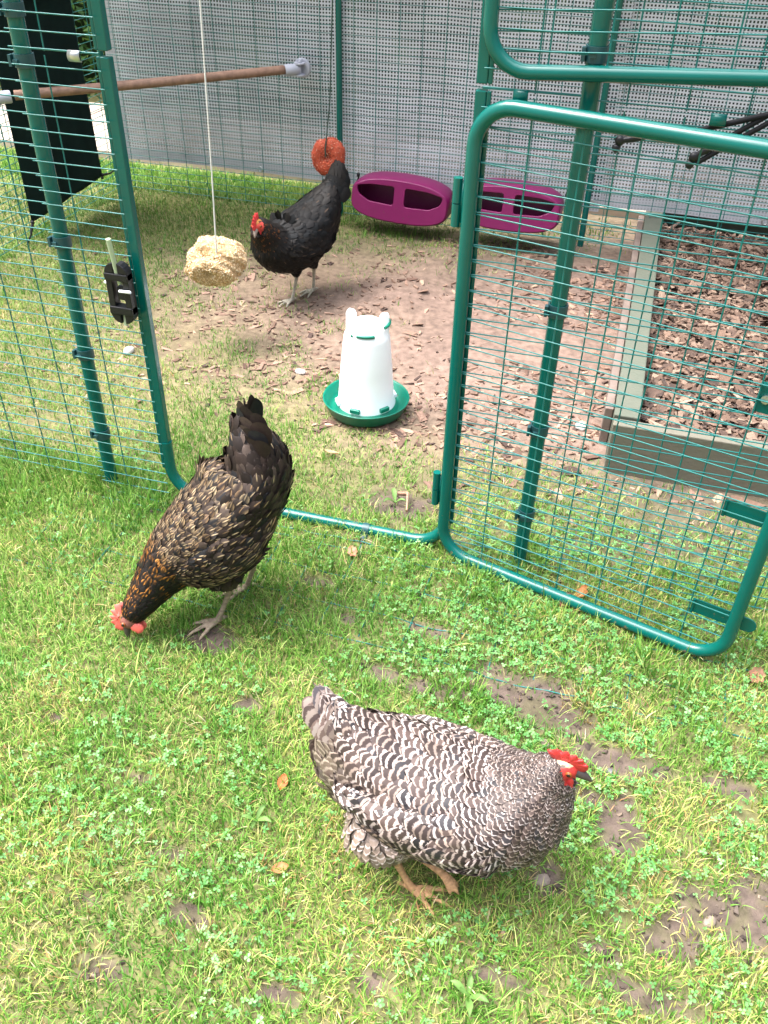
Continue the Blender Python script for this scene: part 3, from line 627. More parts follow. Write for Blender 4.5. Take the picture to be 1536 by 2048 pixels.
# ------------------------------------------------------------------ tarpaulin on the back wall
def tarp(name, x0, x1, z0, z1, label, yo=0):
    t = thing(name, (x0, YB+.012, z0), label, 'tarpaulin')
    nx, nz = int((x1-x0)/.016), int((z1-z0)/.02); xs = np.linspace(0, x1-x0, nx); zs = np.linspace(0, z1-z0, nz); A, B = np.meshgrid(xs, zs, indexing='ij')
    d = (fbm((A+x0)*2.3+11, B*1.1+3, 3)-.5)*.05+(fbm((A+x0)*7+2, B*4+8, 2)-.5)*.014
    d = .014+np.clip(d+.02, 0, .06)+yo
    slack = .010*(fbm((A+x0)*3.1+50, B*3.1, 3)-.5)
    V = np.stack([x0+A, YB+d, z0+B+.004*np.sin(A*5)*(B < .03)], -1).reshape(-1, 3)
    hem = np.clip((B < .046)*1.+(A < .05)*1., 0, 1)
    UV = np.stack([A+slack*.9, B+.010*(fbm((A+x0)*3.7+5, B*3.3+40, 3)-.5)*1.2, hem], -1).reshape(-1, 3)
    ii = np.arange(nx-1)[:, None]*nz+np.arange(nz-1)[None]
    m = MB(); m.add(V, [np.stack([ii, ii+nz, ii+nz+1, ii+1], -1).reshape(-1, 4)], cloth=UV); m.build('sheet', M['tarp'], t)
    for k in range(int((x1-x0)/.66)+1):
        e = (x0+.025+k*.66, YB+.004, z0+.024)
        mm = MB(); a = np.linspace(0, 2*math.pi, 15)[:-1]; mm.tube([(e[0]+.011*math.cos(q), e[1]+yo, e[2]+.011*math.sin(q)) for q in a], .0032, 6, closed=True); mm.build('eyelet', M['steel'], t)
    return t
tarp('scrim_tarpaulin', -2.262, -.13, .135, 2.0, 'pale scrim tarpaulin behind the perch and the black hen')
tarp('scrim_tarpaulin', -.19, 1.9, .150, 2.0, 'pale scrim tarpaulin behind the raised bed', .012)

def lump(c, r, sq, seed, n=5, amp=.16):
    bm = bmesh.new(); bmesh.ops.create_icosphere(bm, subdivisions=n, radius=1)
    V = np.array([v.co[:] for v in bm.verts]); F = np.array([[v.index for v in f.verts] for f in bm.faces]); bm.free()
    f = 1+amp*((fbm(V[:, 0]*1.7+seed+V[:, 2]*.6, V[:, 1]*1.7+V[:, 2]*1.5+seed, 3)-.5)*2)+.07*(fbm(V[:, 0]*6+seed, V[:, 1]*6+V[:, 2]*5, 3)-.5)*2
    return np.array(c)+V*f[:, None]*np.array(r)*1.0, F, V
# ------------------------------------------------------------------ dark cloths on the end wall
def cloth(y0, y1, z0, z1, label, xo, sag=.0):
    t = thing('shade_cloth', (XL0+xo, (y0+y1)/2, z0), label, 'shade cloth', 'dark cloths on the end wall')
    ny, nz = 40, 50; A, B = np.meshgrid(np.linspace(0, 1, ny), np.linspace(0, 1, nz), indexing='ij')
    Y = y0+A*(y1-y0); Zc = z0+(z1-z0)*B+.03*A*(1-B); X = XL0+xo+.02*(fbm(Y*6, Zc*2, 3)-.5)+.006*(1-B)
    ii = np.arange(ny-1)[:, None]*nz+np.arange(nz-1)[None]; m = MB(); m.add(np.stack([X, Y, Zc], -1).reshape(-1, 3), [np.stack([ii, ii+nz, ii+nz+1, ii+1], -1).reshape(-1, 4)])
    o = m.build('sheet', M['cloth'], t); s = o.modifiers.new('t', 'SOLIDIFY'); s.thickness = .0015
    m = MB(); m.tube([(XL0+xo, y0+.002, z0+.006), (XL0+xo+.004, (y0+y1)/2, z0+.02), (XL0+xo, y1, z0+.034)], .004, 6); m.build('hem', M['cloth'], t)
_c0, _c1 = onX(65, 445, XL0+.02), onX(205, 350, XL0+.02)
cloth(_c0[1], _c1[1], _c0[2], .83, 'lower dark green cloth hung inside the end wall below the perch', .014)
cloth(_c0[1]-.25, _c1[1], .80, 1.9, 'upper dark green cloth above the perch, overlapping the lower one', .026)
def bungee(pts, label, knob=None, r=.0035, grp=None, double=False):
    m = MB(); t = thing('bungee_cord', pts[0], label, 'cord', grp); P = np.array(pts, float)
    m.tube(P, r, 8)
    if double: m.tube(P+np.array([.004, 0, -.010]), r, 8)
    m.build('cord', M['rubber'], t); m = MB()
    k = P[0]; d = nrm(P[1]-P[0])
    for off, rr in ((d*0, .0085), (np.array([-.004, 0, -.012]), .0072)):
        V_, F_, _ = lump((0, 0, 0), (rr, rr*.8, rr), 1, 5., 2, .05); m.add(V_+k+off, [F_])
    m.tube([k+d*.004, k+d*.02, k+d*.045], .006, 8, rs=[.0045, .0062, .0042])
    m.build('hook', M['black'], t)
bungee([_c0, _c0+[0, -.025, -.04], _c0+[-.01, -.05, -.075]], 'short black bungee at the near bottom corner of the dark cloth')
bungee([_c1, _c1+[0, .06, -.01], _c1+[-.005, .15, -.005]], 'short black bungee at the far bottom corner of the dark cloth')
p0 = onY(1240, 281, YF-.012); p1 = onY(1392, 262, YF-.012); p2 = onY(1600, 215, YF-.03)
bungee([p0, (p0+p1)/2+[0, -.002, .002], p1, p2], 'black bungee hooked on the near mesh under the upper gate rail, running level', r=.0045)
p0 = onY(1388, 314, YF-.012); p1 = onY(1455, 276, YF-.016); p2 = onY(1600, 195, YF-.03)
bungee([p0, p1, p2], 'double black bungee slanting up to the right behind the gate rail', r=.0042, double=True)

t = thing('added_roof_cover', (-.6, 3.2, 2.03), 'unseen dark green cover added over the back of the run roof to shade it', 'added light blocker')  # out of view, added to darken the back wires and tarpaulin
nx, ny = 40, 20; A, B = np.meshgrid(np.linspace(XL0, 1.9, nx), np.linspace(3.12, 3.62, ny), indexing='ij'); Zr_ = 2.04-.03*np.sin((A-XL0)*3.0)**2*np.sin((B-3.12)*5)+.01*(fbm(A*3, B*3, 2)-.5)
ii = np.arange(nx-1)[:, None]*ny+np.arange(ny-1)[None]; m = MB(); m.add(np.stack([A, B, Zr_], -1).reshape(-1, 3), [np.stack([ii, ii+ny, ii+ny+1, ii+1], -1).reshape(-1, 4)]); m.build('sheet', M['cloth'], t)
m = MB()
for yy in (3.12, 3.60): m.tube([(XL0, yy, 2.015), (1.9, yy, 2.015)], .012, 10)
m.build('added_roof_tube', M['green'], t)
# ------------------------------------------------------------------ perch
A_ = onX(-25, 196, XL0+.03); B_ = np.array([-1.352, 3.535, .582]); D_ = nrm(B_-A_)
t = thing('perch', (*((A_+B_)/2)[:2], .57), 'brown wooden perch pole on pale grey brackets across the far corner', 'perch')
m = MB(); m.tube([A_+D_*.09, (A_+B_)/2+[0, 0, -.002], B_-D_*.07], .0165, 16); m.build('pole', M['pole'], t)
def bracket(end, d, n):
    m = MB(); n = np.array(n, float); mb = basis(n)
    m.lathe([(0, -.012), (.034, -.012), (.036, -.009), (.036, -.002), (.033, .003), (0, .003)], end, 28, mb)
    m.tube([end+n*.004+[0, 0, .026], end+n*.03+[0, 0, .022]], .007, 8); m.tube([end+n*.004-[0, 0, .026], end+n*.03-[0, 0, .022]], .007, 8)
    for s in (1, -1):
        pl = end+n*.022+np.array([0, 0, s*.0205]); m.lathe([(0, -.003), (.021, -.003), (.022, 0), (.021, .003), (0, .003)], pl, 20)
    m.lathe([(0, 0), (.014, 0), (.021, .012), (.0215, .058), (.019, .064), (.017, .064)], end+n*.018+d*.0, 24, basis(d))
    m.tube([end+n*.022-[0, 0, .026], end+n*.022+[0, 0, .026]], .006, 8)
    o = m.build('bracket', M['grey'], t, smooth=True); return o
def pperp(o): 
    s = o.modifiers.new('e', 'EDGE_SPLIT'); s.split_angle = R(40)
pperp(bracket(B_, -D_, (0, -1, 0))); pperp(bracket(A_, D_, (1, 0, 0)))

# ------------------------------------------------------------------ peck ball, peck ring
SB = onY(432, 523, 2.32)
t = thing('peck_ball', SB-[0, 0, .075], 'lumpy golden straw coloured peck ball hanging on a pale string', 'poultry toy')
V, F, dirs = lump((0, 0, 0), (.085, .085, .066), 1, 3.3, 6, .24)
def dent(V, dirs, d, depth, wd):
    d = nrm(d); k = np.exp(-((1-dirs@d)/wd)**1.0); return V*(1-depth*k)[:, None]
V = dent(V, dirs, (-.25, -.75, .62), .34, .05); V = dent(V, dirs, (0.0, -.97, -.22), .30, .05); V = dent(V, dirs, (-.4, -.2, .9), -.10, .08)
m = MB(); c = np.tile([.48, .31, .15, 1], (len(V), 1)); m.add(V+SB, [F], Col=c); m.build('grain_core', M['grain'], t)
n = 5200; i = rng.integers(0, len(V), n); P = V[i]; N = dirs[i]; Dr = nrm(np.cross(N, rng.normal(0, 1, (n, 3)))+N*rng.uniform(-.1, .55, (n, 1))); S = np.cross(Dr, N); L = rng.uniform(.004, .0095, n)[:, None]; wd = L*.24
Vg = np.stack([P-Dr*L*.5, P+S*wd+N*.0004, P+Dr*L*.5+N*.001, P-S*wd+N*.0004, P+N*wd*1.5], 1)+SB
b = np.arange(n)[:, None]*5; Fg = np.concatenate([b+np.array(q) for q in ([0, 1, 4], [1, 2, 4], [2, 3, 4], [3, 0, 4])])
c = np.repeat(pick([(.66, .47, .27), (.74, .57, .36), (.48, .30, .14), (.80, .67, .47)], (4, 3, 3, 2), n)[:, None], 5, 1).reshape(-1, 3)
m = MB(); m.add(Vg.reshape(-1, 3), [Fg], Col=np.c_[np.clip(c, 0, .95), np.ones(len(c))]); o = m.build('grain_coat', M['grain'], t, smooth=False); o['kind'] = 'stuff'
top = onY(400, -2, 2.30); m = MB(); pt = onY(432, 497, 2.27); dd = nrm(top-pt); m.tube([pt-[0, 0, .02], pt+dd*.2+[.002, 0, 0], pt+dd*.6, pt+dd*1.7], .0022, 6); m.build('string', M['string'], t)
SR = onY(657, 313, 3.40)
t = thing('peck_ring', SR-[0, 0, .07], 'ragged red peck ring hanging on a dark cord above the black hen', 'poultry toy')
m = MB(); nu, nv = 56, 22; U, W_ = np.meshgrid(np.arange(nu)*2*math.pi/nu, np.arange(nv)*2*math.pi/nv, indexing='ij')
rmaj = .0345; rmin = .0315*(1+.34*(fbm(np.cos(U)*2+9, np.sin(U)*2+9, 2)-.5)*2); X = (rmaj+rmin*np.cos(W_))*np.cos(U); Zr = (rmaj+rmin*np.cos(W_))*np.sin(U)*1.13; Yr = rmin*.62*np.sin(W_)
nzr = (fbm(U*5, W_*4, 3)-.5)*.006; X = X+nzr*np.cos(U); Zr = Zr+nzr*np.sin(U)
tl = R(-22); Xr, Zz = X*math.cos(tl)-Zr*math.sin(tl), X*math.sin(tl)+Zr*math.cos(tl); V = np.stack([Xr, Yr+.3*Xr*.3, Zz], -1).reshape(-1, 3)
i, j = np.arange(nu)[:, None], np.arange(nv)[None]; F = np.stack([i*nv+j, ((i+1) % nu)*nv+j, ((i+1) % nu)*nv+(j+1) % nv, i*nv+(j+1) % nv], -1).reshape(-1, 4)
m.add(V+SR, [F], Col=np.tile([.42, .07, .03, 1], (len(V), 1))); m.build('ring_core', M['grain'], t)
n = 3000; i = rng.integers(0, len(V), n); P = V[i]; Dr = nrm(rng.normal(0, 1, (n, 3))); N = nrm(P-np.stack([.04*np.cos(U), 0*U, .045*np.sin(U)], -1).reshape(-1, 3)[i]); S = nrm(np.cross(Dr, N)); L = rng.uniform(.004, .008, n)[:, None]
Vg = np.stack([P-Dr*L*.5, P+S*L*.3+N*.001, P+Dr*L*.5+N*.001, P-S*L*.3+N*.001, P+N*.0034], 1)+SR
b = np.arange(n)[:, None]*5; Fg = np.concatenate([b+np.array(q) for q in ([0, 1, 4], [1, 2, 4], [2, 3, 4], [3, 0, 4])])
c = np.repeat(pick([(.40, .050, .022), (.60, .13, .055), (.20, .022, .012), (.72, .40, .28)], (4, 4, 3, 2), n)[:, None], 5, 1).reshape(-1, 3)
m = MB(); m.add(Vg.reshape(-1, 3), [Fg], Col=np.c_[c, np.ones(len(c))]); o = m.build('grain_coat', M['grain'], t, smooth=False); o['kind'] = 'stuff'
m = MB(); tp_ = onY(665, -4, 3.45); dd = nrm(tp_-SR); m.tube([SR+[-.004, -.022, .004], SR+[-.004, -.027, .03], SR+dd*.2, SR+dd*1.3], .0025, 6); m.build('cord', M['cord'], t)

# ------------------------------------------------------------------ drinker
DC = G(733, 812); DC = np.array([DC[0]+.006, DC[1]-.024, hz(DC[0], DC[1])+.004])
t = thing('poultry_drinker', DC, 'white tapered poultry drinker standing in a round green tray', 'drinker')
s_ = 1.0
m = MB(); m.lathe([(0, 0), (.098, 0), (.108, .008), (.122, .040), (.1235, .042), (.1225, .044), (.118, .041), (.108, .016), (.098, .012), (.088, .013), (.086, .026), (.080, .028), (.0, .028)], DC, 64); m.build('tray', M['tray'], t)
tank = MB(); tank.lathe([(.083, .022), (.0835, .03), (.079, .040), (.0725, .13), (.0635, .228), (.061, .238), (.0565, .246), (.054, .256), (.047, .267), (.035, .274), (.018, .277), (0, .278)], DC, 64); tk = tank.build('tank', M['white'], t)
for a in (35, 145, 215, 265, 325):
    mm = MB(); q = R(a); cdir = np.array([math.cos(q), math.sin(q), 0]); mm.box(DC+cdir*.083+np.array([0, 0, .038]), (.010, .030, .012), np.stack([cdir, [-cdir[1], cdir[0], 0], [0, 0, 1]], 1)); mm.build('locking_lug', M['white'] if a in (35, 145, 215) else M['tray'], t, smooth=False, bevel=.002)
for a in (172, 14):
    q = R(a); cdir = np.array([math.cos(q), math.sin(q), 0]); td = np.array([-cdir[1], cdir[0], 0]); mm = MB()
    mm.prism([(-.014, -.03), (.013, -.03), (.013, .030), (.008, .040), (-.008, .038), (-.013, .030)], cdir, np.array([0, 0, 1]), td, DC+cdir*.047+np.array([0, 0, .258]), .016); mm.build('handle_lug', M['white'], t, smooth=False, bevel=.002)
def arcband(a0, a1, r, z, h, nm, th=.0045):
    a = np.radians(np.linspace(a0, a1, 14)); mm = MB(); mm.tube([DC+np.array([r*math.cos(k), r*math.sin(k), z]) for k in a], th, 8); mm.build(nm, M['tray'], t)
arcband(258, 308, .0555, .252, .01, 'green_band'); arcband(-22, 26, .061, .272, .01, 'green_band'); 
mm = MB(); q = R(242); mm.lathe([(0, .002), (.003, .002), (.004, 0)], DC+np.array([.0568*math.cos(q), .0568*math.sin(q), .249]), 12, basis((math.cos(q), math.sin(q), .3))); mm.build('green_stud', M['tray'], t)

# ------------------------------------------------------------------ purple hanging feeders
def feeder_mesh():
    def outline(W, Ht, n=64):
        P = []
        for k in range(n):
            a = 2*math.pi*k/n; c, s = math.cos(a), math.sin(a)
            e = .52
            x = W*np.sign(c)*abs(c)**e; z = np.sign(s)*abs(s)**e
            z = z*Ht*(1-.22*(x/W)**2) if s > 0 else z*Ht*(1-.16*(x/W)**2)
            P.append((x, z))
        return np.array(P)
    Wf, Hf = .204, .088
    rings = []
    for (yy, sc, dz) in ((0.0, .94, .004), (-.012, .985, .003), (-.05, 1.0, 0), (-.085, .995, -.004), (-.105, .972, -.006), (-.116, .93, -.006), (-.121, .88, -.006)):
        o = outline(Wf*(1-(1-sc)*.45), Hf*sc); rings.append(np.c_[o[:, 0], np.full(len(o), yy), o[:, 1]+dz])
    n = 64; V = np.concatenate(rings); i = np.arange(len(rings)-1)[:, None]; j = np.arange(n)[None]; j2 = (j+1) % n
    F = np.stack([i*n+j, i*n+j2, (i+1)*n+j2, (i+1)*n+j], -1).reshape(-1, 4)
    me = mesh_np('feeder', V, [F, np.arange(n)[None, ::-1], (np.arange(n)+n*(len(rings)-1))[None]], smooth=True)
    bm = bmesh.new(); bm.from_mesh(me); bmesh.ops.recalc_face_normals(bm, faces=bm.faces); bm.to_mesh(me); bm.free()
    cut = MB()
    def rounded(poly, r=.012, k=5):
        P = [np.array(p) for p in poly]; out = []
        for a in range(len(P)):
            p, q, s = P[a-1], P[a], P[(a+1) % len(P)]; u = nrm(p-q)*r; v = nrm(s-q)*r
            for f in np.linspace(0, 1, k): out.append((1-f)**2*(q+u)+2*f*(1-f)*q+f*f*(q+v))
        return out
    o_ = outline(.190, .076); cut.prism(o_, np.array([1., 0, 0]), np.array([0, 0, 1.]), np.array([0, -1., 0]), (0, -.060, -.002), .100)
    cut2 = MB()
    for s in (-1, 1):
        poly = [(.022*s, .050), (.022*s, -.022), (.125*s, -.018), (.168*s, .004), (.178*s, .036), (.12*s, .047)] 
        if s < 0: poly = poly[::-1]
        cut2.prism(rounded(poly), np.array([1., 0, 0]), np.array([0, 0, 1.]), np.array([0, 1., 0]), (0, -.115, 0), .05)
    oc = cut.build('cutter', None, None); oc2 = cut2.build('cutter', None, None); of = link('feeder_tmp', me, None)
    for oo in (oc, oc2):
        md_ = of.modifiers.new('b', 'BOOLEAN'); md_.operation = 'DIFFERENCE'; md_.object = oo; md_.solver = 'EXACT'
    for ob_ in (oc, oc2):
        bm = bmesh.new(); bm.from_mesh(ob_.data); bmesh.ops.recalc_face_normals(bm, faces=bm.faces); bm.to_mesh(ob_.data); bm.free()
    dg = bpy.context.evaluated_depsgraph_get(); m2 = bpy.data.meshes.new_from_object(of.evaluated_get(dg)); bpy.data.objects.remove(of); bpy.data.objects.remove(oc); bpy.data.objects.remove(oc2)
    m2.name = 'feeder_shell'; return m2
FM = feeder_mesh(); FM.materials.clear(); FM.materials.append(M['purple'])
def feeder(loc, rz, ry, label):
    t = thing('trough_feeder', loc, label, 'feeder', 'purple trough feeders on the back wall'); t.rotation_euler = (R(-8), ry, rz)
    o = bpy.data.objects.new('trough', FM); COL.objects.link(o); o.parent = t
    md_ = o.modifiers.new('bev', 'BEVEL'); md_.width = .004; md_.segments = 3; md_.limit_method = 'ANGLE'; md_.angle_limit = R(50)
    ws = o.modifiers.new('wn', 'WEIGHTED_NORMAL')
    for s in (-1, 1):
        m = MB(); m.tube([(s*.203, -.01, .055), (s*.212, .0, .03), (s*.210, .01, -.05), (s*.206, .02, -.085)], .0035, 6)
        m.lathe([(0, -.004), (.009, -.004), (.009, .004), (0, .004)], (s*.207, -.012, .055), 12, basis((s, 0, 0))); ob_ = m.build('hanging_strap', M['black'], None); ob_.parent = t; ob_.location = (0, 0, 0)
FA = onY(812, 392, 3.51); feeder(FA, R(0), R(2.5), 'purple plastic trough feeder hanging beside the black hen, fully in view')
FB = onY(1025, 405, 3.51); feeder(FB, 0, R(0.5), 'purple plastic trough feeder seen through the gate mesh')

# ------------------------------------------------------------------ black slotted holder with rods on the door strip
HC = onY(243, 585, YF-.035)
t = thing('rod_holder', HC, 'black plastic slotted holder with pale green rods, fixed to the mesh beside the doorway', 'holder')
ex = np.array([1., 0, 0]); ez = np.array([0, 0, 1.]); eyv = np.array([0, 1., 0])
def capsule(w_, h_, n=10, ox=0, oz=0):
    r = w_/2; a = np.linspace(0, math.pi, n); return [(ox+r*math.cos(q), oz+h_/2-r*.75+r*.75*math.sin(q)) for q in a]+[(ox-r*math.cos(q), oz-h_/2+r*.75-r*.75*math.sin(q)) for q in a]
bm = bmesh.new()
hold = MB(); 
for s in (-1, 1): hold.prism([(s*.026, -.045), (s*.026, .045), (s*.012, .045), (s*.012, -.045)][::s], ex, ez, eyv, HC, .022)
for s in (-1, 1):
    a = np.linspace(0, math.pi, 10); arc = [(.026*math.cos(q), s*(.045+.022*math.sin(q))) for q in a]
    lft = [(.026, s*.045)]+[(.026*math.cos(q), s*(.045+.022*math.sin(q))) for q in a[:5]]+[(.005, s*.064), (.005, s*.045)]
    rgt = [(-p[0], p[1]) for p in lft]
    hold.prism(lft[::s], ex, ez, eyv, HC, .022); hold.prism(rgt[::-s], ex, ez, eyv, HC, .022)
hold.prism([(-.026, .030), (.026, .030), (.026, .0445), (-.026, .0445)], ex, ez, eyv, HC-eyv*.002, .024); hold.prism([(-.026, -.0445), (.026, -.0445), (.026, -.028), (-.026, -.028)], ex, ez, eyv, HC-eyv*.002, .024)
hold.prism([(-.006, -.014), (.012, -.014), (.012, .014), (-.006, .014)], ex, ez, eyv, HC+eyv*.002, .018)
hold.build('holder_body', M['black'], t, smooth=False, bevel=.0025)
m = MB(); q0 = onY(216, 478, YF-.052); m.tube([q0, HC+ez*.042-eyv*.004, HC+ez*.02], .0052, 10); m.build('rod', M['rod'], t)
m = MB(); m.tube([HC+ex*.006-eyv*.016+ez*.010, HC+ex*.034-eyv*.02+ez*.013], .0032, 8); m.build('cross_pin', M['white'], t); m = MB(); m.tube([HC-ex*.036+ez*.018, HC-ex*.02+ez*.016], .0032, 8); m.build('cross_pin', M['white'], t)
m = MB(); m.tube([HC-ez*.050, HC-ez*.072-eyv*.004], .0045, 8); m.build('rod', M['rod'], t)

# ------------------------------------------------------------------ raised bed
t = thing('raised_bed', (.5, 2.8, 0), 'low timber raised bed of bark mulch behind the open gate', 'raised bed')
m = MB(); m.box((.087, 2.87, .068), (.066, 1.70, .150)); m.build('side_board', M['wood'], t, smooth=False, bevel=.003)
m = MB(); m.box((.041, 2.90, .055), (.022, 1.60, .115)); m.build('outer_strip', mat('pinkish grey timber', (.16, .12, .10), .85, var=.2, vs=20, bump=.2), t, smooth=False, bevel=.002)
m = MB(); m.box((.56, 1.993, .066), (1.01, .034, .152), np.array([[1, -.01, 0], [.01, 1, 0], [0, 0, 1]])); m.build('front_board', M['woodfront'], t, smooth=False, bevel=.003)
m = MB(); m.box((.58, 3.705, .085), (.96, .036, .17)); m.build('back_board', M['wooddark'], t, smooth=False, bevel=.003)
m = MB(); m.box((1.0, 2.85, .066), (.036, 1.66, .152)); m.build('side_board', M['wooddark'], t, smooth=False, bevel=.003)
m = MB(); m.box((.545, 2.85, .035), (.87, 1.66, .06)); m.build('soil_fill', mat('dark bed soil', (.06, .036, .026), .95, var=.3, vs=30), t, smooth=False)
m = MB(); m.lathe([(0, .0015), (.006, .0015), (.007, 0)], (.078, 3.62, .1435), 12); m.build('bolt_head', M['steel'], t)

# ------------------------------------------------------------------ small things on the ground
def stone(p, r, label, m_='stone', flat=.55, grp=None):
    V, F, d = lump((0, 0, 0), (r, r*.75, r*flat), 1, rng.uniform(0, 50), 3, .2); a = rng.uniform(0, 6.28)
    V = V@np.array([[math.cos(a), -math.sin(a), 0], [math.sin(a), math.cos(a), 0], [0, 0, 1]]).T; z = hz(p[0], p[1])+r*flat*.45
    mm = MB(); mm.add(V+[p[0], p[1], z], [F]); tag(mm.build('pebble', M[m_], loc=(p[0], p[1], z)), label, 'pebble', grp)
M['tanstone'] = mat('tan stone', (.36, .25, .17), .6, var=.2, vs=50); M['greystone'] = mat('grey stone', (.10, .095, .095), .6, var=.2, vs=50)
stone(G(1176, 1342), .0125, 'smooth tan pebble on the grass below the gate', 'tanstone'); stone(G(1090, 1484), .011, 'pinkish pebble on mud behind the barred hen', 'stone')
stone(G(1225, 1540), .010, 'dark grey pebble in front of the barred hen beak', 'greystone'); stone(G(258, 705), .022, 'pale whitish lump on bare soil behind the left mesh', 'pale')
stone(G(1085, 1757), .014, 'flat brown stone on the mud below the barred hen', 'stone', .3); stone(G(1420, 1842), .011, 'brown pebble in the mud patch at the lower right', 'stone', .4)
stone(G(600, 747), .018, 'small grey tuft of down by the white drinker', 'pale', .4); stone(G(1160, 858), .02, 'pale lump on the chips beside the raised bed', 'pale', .5); stone(G(1318, 753), .022, 'pale lump on the mulch inside the raised bed', 'pale', .5)
def leaf(p, L, label, cols, lobes=False):
    a = rng.uniform(0, 6.28); n = 9; out = []
    z = hz(p[0], p[1])+.012; X = np.array([math.cos(a), math.sin(a), rng.normal(0, .15)]); Y = np.array([-math.sin(a), math.cos(a), rng.normal(0, .2)])
    u = np.linspace(0, 1, n); w_ = .30*np.sin(np.pi*np.clip(u, .03, .98))**.8*(1+(.35*np.cos(u*22) if lobes else 0)); V = []
    for k in range(n):
        for s in (-1, 0, 1): V.append(np.array([p[0], p[1], z])+X*L*(u[k]-.5)+Y*L*w_[k]*s+np.array([0, 0, .14*L*s*s+.2*L*(u[k]-.5)**2]))
    i = np.arange(n-1)[:, None]*3+np.arange(2)[None]; mm = MB(); mm.add(np.array(V), [np.stack([i, i+1, i+4, i+3], -1).reshape(-1, 4)], Col=np.tile([*cols, 1], (len(V), 1)))
    tag(mm.build('fallen_leaf', M['leaf'], loc=(p[0], p[1], z)), label, 'leaf')
leaf(G(705, 1118), .035, 'reddish lobed leaf below the threshold pipe', (.45, .20, .13), True); leaf(G(1160, 1195), .04, 'orange brown leaf lying under the gate bottom rail', (.38, .15, .05), True)
leaf(G(566, 1574), .030, 'small orange leaf in grass behind the barred hen', (.50, .14, .05)); leaf(G(662, 915), .04, 'pale tan leaf in the grass below the drinker', (.50, .30, .17)); leaf(G(560, 1742), .028, 'orange brown leaf below the barred hen tail', (.40, .17, .07))
leaf(G(180, 800), .045, 'pale tan leaf behind the left mesh by the post', (.45, .30, .20)); leaf(G(1510, 1360), .05, 'curled brown leaf at the right edge below the gate', (.26, .13, .08), True); leaf(G(1130, 1210), .045, 'dark brown leaf in grass under the gate', (.22, .10, .06))
m = MB(); p = G(985, 990); q = G(1000, 995); s = G(1010, 1030); hh = .012
P_ = G(795, 995); Q_ = G(815, 998); S_ = G(813, 1030); m.tube([P_+[0, 0, hh], Q_+[0, 0, hh+.004], S_+[0, 0, hh]], .006, 6, rs=[.006, .007, .005], asp=.5); tag(m.build('bark_strip', M['chip'], loc=P_), 'bent strip of pale bark in the doorway grass', 'bark')
bpy.data.objects['bark_strip'].data.attributes.new('Col', 'FLOAT_COLOR', 'POINT'); bpy.data.objects['bark_strip'].data.attributes['Col'].data.foreach_set('color', np.tile([.36, .22, .15, 1], len(bpy.data.objects['bark_strip'].data.vertices)).astype(np.float32))
def rosette(p, n, L, label):
    mm = MB(); z = hz(p[0], p[1])
    for k in range(n):
        a = k*6.283/n+rng.uniform(-.3, .3); u = np.linspace(0, 1, 7); X = np.array([math.cos(a), math.sin(a)]); Lk = L*rng.uniform(.7, 1.1); V = []
        for t_ in u:
            ww = .17*math.sin(math.pi*min(max(t_, .06), .97))**.7*Lk
            for s in (-1, 0, 1): V.append([p[0]+X[0]*Lk*t_-X[1]*ww*s, p[1]+X[1]*Lk*t_+X[0]*ww*s, z+.004+.035*math.sin(t_*2.2)*Lk/.06+.004*s*s])
        i = np.arange(6)[:, None]*3+np.arange(2)[None]; c = np.array([.13, .24, .06])*rng.uniform(.8, 1.3); mm.add(np.array(V), [np.stack([i, i+1, i+4, i+3], -1).reshape(-1, 4)], Col=np.tile([*c, 1], (len(V), 1)))
    tag(mm.build('broadleaf_weed', M['clover'], loc=(p[0], p[1], z)), label, 'weed')
rosette(G(935, 2000), 4, .035, 'broad leaved weed at the bottom edge of the lawn'); rosette(G(512, 1645), 4, .028, 'small broad leaved weed behind the barred hen'); rosette(G(790, 1010), 3, .035, 'broad leaved weed in the doorway'); rosette(G(1255, 405), 5, .06, 'pale green weed at the far end of the raised bed')

